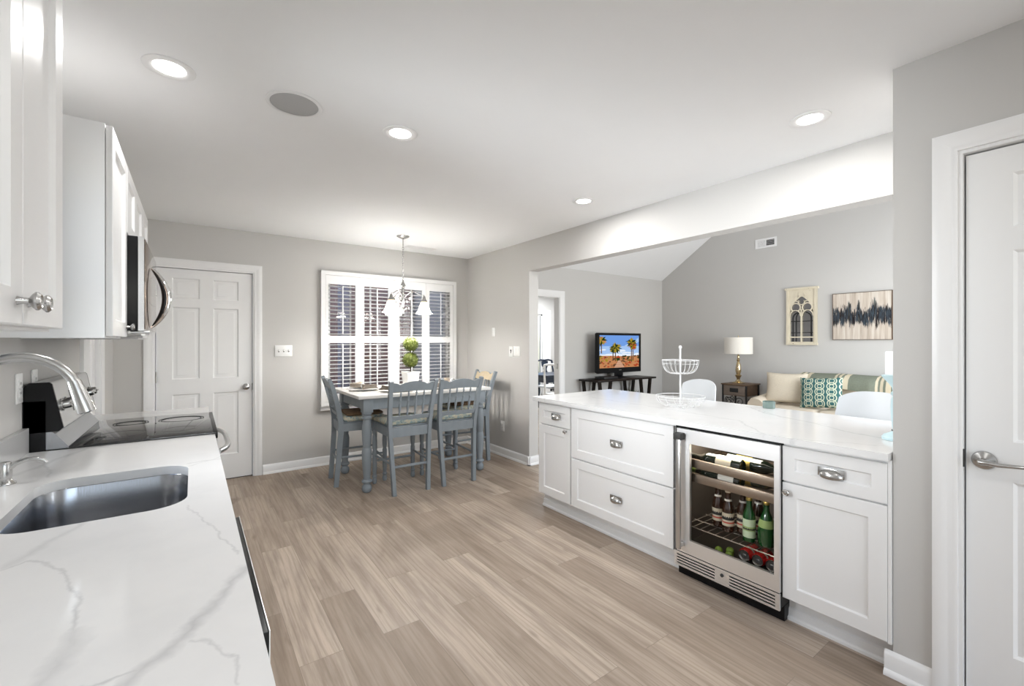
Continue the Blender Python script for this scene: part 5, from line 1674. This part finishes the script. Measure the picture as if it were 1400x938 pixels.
# side table with drawer and scroll ends
sx0, sx1, sy0, sy1 = 6.66, 7.05, 3.265, 3.635
si = thing('side_table', 'rustic wood and black metal side table beside the sofa', 'table', (6.855, 3.45, 0))
build('top', MB().box(sx0 - 0.015, sx1 + 0.015, sy0 - 0.015, sy1 + 0.015, 0.680, 0.700, 0, 0.003), M['rustic'], si)
mb = MB().box(sx0 + 0.012, sx1 - 0.006, sy0 + 0.014, sy1 - 0.014, 0.520, 0.6795)
build('drawer_case', mb, M['rustic'], si)
dr = build('drawer', MB().box(sx0 - 0.002, sx0 + 0.0115, sy0 + 0.022, sy1 - 0.022, 0.530, 0.672, 0, 0.003), pm('greyed_wood', (0.16, 0.125, 0.10), 0.6, var=0.4, vscale=18, stretch=(3, 0.6, 3)), si)
build('drawer_pull', MB().box(sx0 - 0.010, sx0 - 0.0025, sy0 + 0.12, sy1 - 0.12, 0.575, 0.638, 0, 0.004), M['wrought'], dr)
for a in (sx0 + 0.008, sx1 - 0.008):
    for b in (sy0 + 0.008, sy1 - 0.008):
        build('leg', MB().box(a - 0.0105, a + 0.0105, b - 0.0105, b + 0.0105, 0.001, 0.6795), M['wrought'], si)
mb = MB()
for b0, yy_ in ((0, sy0 + 0.008), (1, sy1 - 0.008)):
    for sgn, xc in ((1, sx0 + 0.11), (-1, sx1 - 0.11)):
        pts = []
        for q in range(26):
            a = R(18 * q); r_ = 0.070 * (1 - q / 32)
            pts.append((xc + sgn * r_ * math.cos(a), yy_, 0.42 + r_ * math.sin(a)))
        mb.tube(pts, 0.006, 8)
for sgn, yc in ((1, sy0 + 0.105), (-1, sy1 - 0.105)):
    pts = []
    for q in range(26):
        a = R(18 * q); r_ = 0.066 * (1 - q / 32)
        pts.append((sx0 + 0.004, yc + sgn * r_ * math.cos(a), 0.435 + r_ * math.sin(a)))
    mb.tube(pts, 0.006, 8)
build('scrollwork', mb, M['wrought'], si)
build('shelf', MB().box(sx0 + 0.0, sx1 - 0.0, sy0 + 0.02, sy1 - 0.02, 0.17, 0.19), M['rustic'], si)

lx_, ly_ = 6.855, 3.485
lm = thing('table_lamp', 'brass baluster lamp with cream drum shade on the side table', 'lamp', (lx_, ly_, 0.7005))
build('base', MB().lathe([(0.0, 0.0005), (0.088, 0.0005), (0.090, 0.010), (0.078, 0.018), (0.050, 0.024), (0.034, 0.040), (0.024, 0.055), (0.026, 0.075), (0.044, 0.110), (0.048, 0.122), (0.030, 0.135), (0.034, 0.16), (0.042, 0.185), (0.038, 0.24), (0.026, 0.31), (0.017, 0.335),
                           (0.024, 0.350), (0.026, 0.362), (0.014, 0.375), (0.018, 0.39), (0.016, 0.42), (0.009, 0.44), (0.009, 0.50)], (lx_, ly_, 0.7), 28), M['brass'], lm)
build('shade', MB().lathe([(0.196, 0.452), (0.199, 0.455), (0.199, 0.706), (0.196, 0.708), (0.192, 0.704), (0.192, 0.455), (0.196, 0.452)], (lx_, ly_, 0.7), 48, 0, None, False), M['shade'], lm)
mb = MB().lathe([(0.0025, 0.49), (0.0025, 0.715), (0.009, 0.720), (0.007, 0.735), (0.0, 0.738)], (lx_, ly_, 0.7), 12)
for k in range(3):
    a = R(120 * k + 20); mb.tube([(lx_, ly_, 1.385), (lx_ + 0.194 * math.cos(a), ly_ + 0.194 * math.sin(a), 1.385)], 0.002, 6)
build('finial', mb, M['brass'], lm)

# ---- gothic arch mirror, in local y, z on the wall (viewed towards +x)
MYC, MZ0 = 2.727, 1.295
mi = thing('arch_mirror', 'distressed cream gothic arch window mirror above the sofa', 'mirror', (XV, MYC, MZ0))
W2, H_ = 0.198, 0.835


def GY(x): return lambda a, b, d: (x + d, MYC + a, MZ0 + b)


arch = []
aw = 0.150
arch.append((-aw, 0.045)); arch.append((aw, 0.045)); arch.append((aw, 0.46))
for k in range(1, 13):      # pointed arch: arcs struck from beyond the opposite side
    a = R(0 + 68 * k / 12); rad = 0.46
    arch.append((aw - rad + rad * math.cos(a) , 0.46 + rad * 0.74 * math.sin(a)))
arch = [p for p in arch if p[0] >= 0 or p[1] < 0.1]
right = [p for p in arch if p[0] >= 0]
arch = [(-aw, 0.045)] + right + [(-p[0], p[1]) for p in right[::-1] if p[1] > 0.1 and p[0] > 0.004]
mb = MB().prism([(-W2, 0), (W2, 0), (W2, H_), (-W2, H_)], GY(XV - 0.030), 0, 0.022, 0, False, [arch])
mb.prism([(-W2 - 0.016, H_ - 0.030), (W2 + 0.016, H_ - 0.030), (W2 + 0.016, H_), (-W2 - 0.016, H_)], GY(XV - 0.046), 0, 0.045)
mb.prism([(-W2 - 0.004, 0), (W2 + 0.004, 0), (W2 + 0.004, 0.030), (-W2 - 0.004, 0.030)], GY(XV - 0.036), 0, 0.035)
for s in (-1, 1): mb.prism([(s * (W2 - 0.032), 0.03), (s * W2, 0.03), (s * W2, H_ - 0.03), (s * (W2 - 0.032), H_ - 0.03)], GY(XV - 0.038), 0, 0.016)
build('frame', mb, M['distress'], mi)
build('mirror_glass', MB().box(XV - 0.006, XV - 0.002, MYC - 0.185, MYC + 0.185, MZ0 + 0.02, MZ0 + H_ - 0.02), M['mirror'], mi)
tr = MB()
G = lambda a, b, x=XV - 0.026: (x, MYC + a, MZ0 + b)
tr.prism([(-0.009, 0.03), (0.009, 0.03), (0.009, 0.52), (-0.009, 0.52)], GY(XV - 0.034), 0, 0.022)
tr.prism([(-aw, 0.105), (aw, 0.105), (aw, 0.121), (-aw, 0.121)], GY(XV - 0.033), 0, 0.02)


def ringp(cy, cz, r, w, a0=0, a1=360, n=28):
    outer_ = [(cy + (r + w) * math.cos(R(a0 + (a1 - a0) * k / n)), cz + (r + w) * math.sin(R(a0 + (a1 - a0) * k / n))) for k in range(n + 1)]
    inner_ = [(cy + (r - w) * math.cos(R(a0 + (a1 - a0) * k / n)), cz + (r - w) * math.sin(R(a0 + (a1 - a0) * k / n))) for k in range(n + 1)]
    for k in range(n):
        tr.prism([outer_[k], outer_[k + 1], inner_[k + 1], inner_[k]], GY(XV - 0.034), 0, 0.020)


ringp(-0.075, 0.545, 0.062, 0.007, -50, 230); ringp(0.075, 0.545, 0.062, 0.007, -50, 230)
for k, (a, b) in enumerate(((0, 0.050), (0.055, 0), (0, -0.050), (-0.055, 0))):
    base_a = 90 - 90 * k
    ringp(a, 0.675 + b, 0.040, 0.006, base_a - 125, base_a + 125, 20)
for s in (-1, 1):
    P0 = [(s * (0.009 + 0.066 * (1 - math.cos(R(9 * k)))), 0.42 + 0.085 * math.sin(R(9 * k))) for k in range(11)]
    for p, q in zip(P0[:-1], P0[1:]): tr.bar(G(*p), G(*q), 0.014, 0.018, 0, (1, 0, 0))
    P0 = [(s * (aw - 0.066 * (1 - math.cos(R(9 * k)))), 0.42 + 0.085 * math.sin(R(9 * k))) for k in range(11)]
    for p, q in zip(P0[:-1], P0[1:]): tr.bar(G(*p), G(*q), 0.012, 0.018, 0, (1, 0, 0))
build('tracery', tr, M['distress'], mi)
ir = MB()
for s in (-1, 1):
    pts = [G(s * 0.118, 0.04, XV - 0.014), G(s * 0.118, 0.39, XV - 0.014)]
    for k in range(1, 8): pts.append(G(s * (0.118 - 0.085 * (1 - math.cos(R(11 * k)))), 0.39 + 0.085 * math.sin(R(11 * k)), XV - 0.014))
    ir.tube(pts, 0.006, 8)
ir.tube([G(0.075, 0.04, XV - 0.014), G(0.075, 0.40, XV - 0.014), G(0.060, 0.45, XV - 0.014), G(0.03, 0.475, XV - 0.014)], 0.0055, 8)
for zz_ in (0.178, 0.345): ir.tube([G(-0.14, zz_, XV - 0.013), G(0.14, zz_, XV - 0.013)], 0.005, 8)
build('ironwork', ir, M['wrought'], mi)

pa_ = thing('canvas_painting', 'abstract canvas with dark streaks across beige above the sofa', 'painting', (XV, 2.02, 1.683))
build('canvas', MB().box(-0.030, -0.001, -0.315, 0.315, -0.309, 0.309), M['painting'], pa_, world=False)
build('edge_frame', MB().prism([(-0.321, -0.315), (0.321, -0.315), (0.321, 0.315), (-0.321, 0.315)], YZ(-0.033), 0, 0.032, 0, False, [[(-0.3155, -0.3095), (-0.3155, 0.3095), (0.3155, 0.3095), (0.3155, -0.3095)]]), M['twig'], pa_, world=False)
vt = thing('wall_vent', 'white air return vent high on the gable wall', 'vent', (XV, 3.228, 2.87))
mb = MB().prism([(-0.157, -0.074), (0.157, -0.074), (0.157, 0.074), (-0.157, 0.074)], YZ(-0.008), 0, 0.0075, 0, False, [[(-0.125, -0.045), (-0.125, 0.045), (0.125, 0.045), (0.125, -0.045)]])
build('frame', mb, M['trim'], vt, world=False)
mb = MB().box(-0.0012, -0.0005, -0.125, 0.125, -0.045, 0.045, 1)
for k in range(7): mb.box(-0.006, -0.0015, 0.006, 0.125, -0.042 + k * 0.0125, -0.032 + k * 0.0125, 0)
for k in range(4): mb.box(-0.0065, -0.0015, -0.125, -0.004, -0.042 + k * 0.024, -0.0385 + k * 0.024, 0)
mb.box(-0.0075, -0.0012, -0.005, 0.007, -0.045, 0.045, 0)
build('louvers', mb, [M['trim'], M['slot']], vt, world=False)

# ---- television and console
co = thing('tv_console', 'espresso trestle console table under the television', 'table', (5.64, 4.83, 0))
mb = MB().box(4.95, 6.36, 4.62, 5.04, 0.722, 0.750, 0, 0.003)
build('tabletop', mb, M['darkwood'], co)
for xc in (5.14, 6.12):
    for yc in (4.66, 5.00):
        mb = MB()
        mb.bar((xc - 0.125, yc, 0.722), (xc - 0.028, yc, 0.02), 0.048, 0.035, 0, (0, 1, 0)); mb.bar((xc + 0.125, yc, 0.722), (xc + 0.028, yc, 0.02), 0.048, 0.035, 0, (0, 1, 0))
        mb.box(xc - 0.075, xc + 0.075, yc - 0.022, yc + 0.022, 0.001, 0.030)
        build('trestle_leg', mb, M['darkwood'], co)
build('stretcher', MB().box(5.14, 6.12, 4.81, 4.85, 0.10, 0.15).box(5.12, 5.16, 4.68, 4.98, 0.10, 0.15).box(6.10, 6.14, 4.68, 4.98, 0.10, 0.15), M['darkwood'], co)

tv = thing('television', 'flat television showing palm trees on the espresso console', 'television', (5.70, 4.86, 0.7505))
TW0, TW1, TZ0, TZ1 = 5.165, 6.235, 0.835, 1.482
YT = 4.84
mb = MB().prism([(TW0, TZ0), (TW1, TZ0), (TW1, TZ1), (TW0, TZ1)], XZ(YT), 0, 0.03, 0, False, [[(TW0 + 0.048, TZ0 + 0.080), (TW0 + 0.048, TZ1 - 0.035), (TW1 - 0.040, TZ1 - 0.035), (TW1 - 0.040, TZ0 + 0.080)]])
mb.box(TW0 + 0.004, TW1 - 0.004, YT + 0.012, YT + 0.062, TZ0 + 0.004, TZ1 - 0.004, 0, 0.008)
tvb = build('bezel', mb, M['black'], tv)
build('maker_mark', MB().box(5.675, 5.735, YT - 0.0008, YT, TZ0 + 0.038, TZ0 + 0.046), M['silver'], tvb)
mb = MB().box(5.60, 5.80, 4.86, 4.885, 0.775, 0.85, 0, 0.006)
mb.lathe([(0.0, 0.0005), (0.20, 0.0005), (0.20, 0.008), (0.12, 0.016), (0.05, 0.028), (0.0, 0.028)], (5.70, 4.868, 0.7505), 32)
build('stand', mb, M['black'], tv)
# the picture on the screen: flat shapes within one lit panel
sw0, sw1, sz0, sz1 = TW0 + 0.050, TW1 - 0.042, TZ0 + 0.082, TZ1 - 0.037
SW, SH = sw1 - sw0, sz1 - sz0
scr = MB()


def S(u, v, l): return (sw0 + u * SW, YT + 0.011 - l * 0.0004, sz0 + v * SH)


def shape(pts, l, m):
    pts = [(min(1, max(0, a)), min(1, max(0, b))) for a, b in pts]
    scr.add([S(a, b, l) for a, b in pts], [list(range(len(pts)))], m)


K = 12
for k in range(K):
    shape([(0, k / K), (1, k / K), (1, (k + 1) / K), (0, (k + 1) / K)], 0, 0 if k >= 8 else (1 if k >= 5 else 2))
r5 = random.Random(11)
for k in range(16):        # clouds
    cu, cv = r5.uniform(0, 1), r5.uniform(0.38, 0.56)
    shape([(cu + r5.uniform(.05, .12) * math.cos(R(40 * q)), cv + 0.022 * math.sin(R(40 * q))) for q in range(9)], 1, 2)
shape([(0.62, 0.68), (0.98, 0.92), (1, 0.98), (1, 0.8), (0.75, 0.62)], 1, 1)
shape([(0, 0.0), (1, 0.0), (1, 0.36), (0.6, 0.35), (0.3, 0.37), (0, 0.38)], 2, 4)
for k in range(150):       # dune scrub
    cu, cv = r5.uniform(0, 1), r5.uniform(0.02, 0.36); rr = r5.uniform(0.015, 0.045)
    m = r5.choice((5, 6, 7, 4, 8)) if cv > 0.2 else r5.choice((4, 7, 8, 7, 4))
    shape([(cu + rr * r5.uniform(.6, 1.2) * math.cos(R(51 * q)), cv + rr * 0.8 * r5.uniform(.5, 1.2) * math.sin(R(51 * q))) for q in range(7)], 3, m)
shape([(0.36, 0.0), (0.62, 0.0), (0.52, 0.20), (0.49, 0.28), (0.46, 0.28), (0.45, 0.20)], 4, 3)
for k in range(7): shape([(0.37 + 0.012 * k, 0.035 * k + 0.02), (0.61 - 0.014 * k, 0.035 * k + 0.02), (0.61 - 0.014 * k, 0.035 * k + 0.026), (0.37 + 0.012 * k, 0.035 * k + 0.026)], 5, 8)
shape([(0.40, 0.30), (0.46, 0.38), (0.52, 0.30)], 5, 7); shape([(0.42, 0.22), (0.50, 0.22), (0.50, 0.30), (0.42, 0.30)], 5, 6)


def palm(cu, cv, base, rad, ml):
    shape([(cu - 0.013, base), (cu + 0.013, base), (cu + 0.010, cv), (cu - 0.010, cv)], 6, 8)
    for k in range(34):
        a = R(360 * k / 34 + r5.uniform(-6, 6)); L = rad * r5.uniform(0.65, 1.05)
        e = (cu + L * math.cos(a), cv + L * 1.15 * math.sin(a) - 0.02)
        n = (-math.sin(a) * 0.020, math.cos(a) * 0.024)
        mid = (cu + L * 0.55 * math.cos(a), cv + L * 0.65 * math.sin(a))
        shape([(cu, cv), (mid[0] + n[0], mid[1] + n[1]), e, (mid[0] - n[0], mid[1] - n[1])], 7 + k % 3, r5.choice(ml))


palm(0.39, 0.62, 0.20, 0.17, (6, 6, 5)); palm(0.33, 0.58, 0.22, 0.10, (6, 5)); palm(0.80, 0.78, 0.16, 0.16, (6, 6, 5)); palm(0.84, 0.68, 0.22, 0.13, (6, 7, 5)); palm(0.05, 0.84, 0.45, 0.15, (5, 4, 6))
sc_m = [emit('screen_blue', '6f9be0', 0.85), emit('screen_pale_blue', 'a3c2ec', 0.85), emit('screen_cloud', 'e4ecf6', 0.85), emit('screen_path', 'd9a98c', 0.8), emit('screen_sand', 'c98a5c', 0.75),
        emit('screen_gold', 'a89231', 0.75), emit('screen_green', '2a3a1c', 0.8), emit('screen_rust', 'b5482c', 0.75), emit('screen_brown', '6b4a35', 0.75)]
build('screen', scr, sc_m, tv)
bx2 = thing('media_player', 'flat black media player on the console left of the television stand', 'media player', (5.33, 4.79, 0.7505))
build('case', MB().box(-0.17, 0.15, -0.10, 0.10, 0.004, 0.040, 0, 0.003), M['blackm'], bx2, world=False)
build('foot', MB().box(-0.15, -0.13, -0.08, 0.08, 0, 0.004).box(0.11, 0.13, -0.08, 0.08, 0, 0.004), M['blackm'], bx2, world=False)

fp = thing('potted_fern', 'dark green leafy plant under the espresso console', 'plant', (5.66, 4.60, 0))
build('pot', MB().lathe([(0.0, 0.001), (0.11, 0.001), (0.15, 0.33), (0.155, 0.36), (0.14, 0.36), (0.13, 0.33), (0.0, 0.33)], (0, 0, 0), 28), pm('grey_planter', (0.20, 0.20, 0.19), 0.8, var=0.2), fp, world=False)
mb = MB(); r6 = random.Random(5)
for k in range(260):
    a = r6.uniform(0, 6.283); L = r6.uniform(0.10, 0.30); el = R(r6.uniform(15, 85))
    o = Vector((r6.uniform(-.06, .06), r6.uniform(-.06, .06), 0.34))
    d = Vector((math.cos(a) * math.cos(el) * 1.25, math.sin(a) * math.cos(el) * 0.35, math.sin(el))); w_ = Vector((-math.sin(a), math.cos(a), 0.2)) * 0.013
    m1 = o + d * L * 0.6; tip = o + d * L + Vector((0, 0, -0.02))
    mb.add([o, m1 + w_, tip, m1 - w_], [[0, 1, 2], [0, 2, 3]])
build('fronds', mb, M['leafd'], fp, world=False)

# ================================================================== SUN PORCH BEYOND THE DOORWAY
pt_ = thing('porch_table', 'dark navy table in the room beyond the doorway', 'table', (5.55, 6.15, 0))
build('tabletop', MB().box(-0.60, 0.55, -0.32, 0.34, 0.715, 0.755, 0, 0.004).box(-0.54, 0.49, -0.27, 0.29, 0.62, 0.7145), M['navy'], pt_, world=False)
build('pedestal', MB().lathe([(0.0, 0.001), (0.24, 0.001), (0.24, 0.04), (0.10, 0.08), (0.06, 0.16), (0.09, 0.30), (0.06, 0.42), (0.07, 0.55), (0.16, 0.619)], (0, 0, 0), 24), M['navy'], pt_, world=False)


def porch_chair(label, loc, rz, mat, seatmat, urn):
    c = thing('porch_chair', label, 'chair', loc, R(rz))
    for s in (-1, 1):
        build('leg', MB().lathe([(0.0, 0.001), (0.018, 0.001), (0.024, 0.06), (0.018, 0.10), (0.026, 0.24), (0.020, 0.34), (0.026, 0.42)], (s * 0.20, 0.20, 0), 14), mat, c, world=False)
        build('leg', MB().tube([(s * 0.19, -0.22, 0.001), (s * 0.20, -0.20, 0.45), (s * 0.20, -0.24, 0.75), (s * 0.185, -0.27, 0.93)], [0.018, 0.022, 0.018, 0.016], 10), mat, c, world=False)
    build('seat', MB().box(-0.235, 0.235, -0.225, 0.235, 0.42, 0.465, 0, 0.012), seatmat, c, world=False)
    cr = [(-0.205, -0.268, 0.90), (-0.19, -0.272, 0.945), (-0.10, -0.275, 0.965), (0, -0.275, 0.955), (0.10, -0.275, 0.965), (0.19, -0.272, 0.945), (0.205, -0.268, 0.90)]
    build('crest_rail', MB().tube(cr, 0.019, 10), mat, c, world=False)
    if urn:   # vase-shaped splat
        o_ = [(0.050, 0.47), (0.045, 0.52), (0.075, 0.58), (0.085, 0.64), (0.060, 0.70), (0.035, 0.75), (0.040, 0.79), (0.080, 0.85), (0.085, 0.94)]
        build('splat', MB().prism([(-a, b) for a, b in o_] + [(a, b) for a, b in o_[::-1]], lambda a, b, d: (a, -0.21 - (b - 0.47) * 0.13 + d, b), -0.008, 0.008), mat, c, world=False)
    return c


porch_chair('black chair with vase shaped splat beyond the doorway', (5.88, 6.72, 0), 178, M['navy'], M['shell'], True)
porch_chair('white painted chair with turned legs beyond the doorway', (5.12, 5.66, 0), -60, M['porcelain'], M['porcelain'], False)
porch_chair('navy seated chair by the bright window beyond the doorway', (4.86, 6.45, 0), -92, M['porcelain'], M['navy'], True)
pp = thing('porch_post', 'grey square porch post outside the left shutter panel', 'post', (1.62, 6.0, -0.3))
build('shaft', MB().box(-0.07, 0.07, -0.07, 0.07, 0.12, 3.3, 0, 0.006), pm('lavender_grey_paint', (0.36, 0.35, 0.41), 0.6, var=0.1), pp, world=False)
build('plinth', MB().box(-0.10, 0.10, -0.10, 0.10, 0.0, 0.12, 0, 0.006), M['trim'], pp, world=False)
# trees outside
for (tx, ty, h_), lb in (((3.6, 10.5, 5.0), 'tall leafy tree outside the far window'), ((6.6, 11.5, 4.2), 'round leafy tree outside right of the far window'), ((-1.6, 9.0, 4.5), 'leafy tree outside at the left of the shuttered window')):
    tr_ = thing('garden_tree', lb, 'tree', (tx, ty, -0.3))
    build('trunk', MB().tube([(0, 0, 0), (0.05, 0, h_ * 0.3), (-0.03, 0.04, h_ * 0.6)], [0.16, 0.12, 0.07], 10), M['twig'], tr_, world=False)
    mb = MB(); r7 = random.Random(int(tx * 10))
    for k in range(900):
        d = Vector((r7.gauss(0, 1), r7.gauss(0, 1), r7.gauss(0, 1))).normalized() * r7.uniform(0.5, 1.0)
        p = Vector((d.x * 1.5, d.y * 1.5, h_ * 0.62 + d.z * h_ * 0.36)); u = Vector((r7.uniform(-1, 1), r7.uniform(-1, 1), r7.uniform(-1, 1))).normalized() * 0.14; w_ = u.orthogonal().normalized() * 0.08
        mb.add([p - u, p + w_, p + u, p - w_], [[0, 1, 2, 3]])
    build('foliage', mb, pm('tree_leaf', (0.10, 0.16, 0.05), 0.7, var=0.4, vscale=3), tr_, world=False)
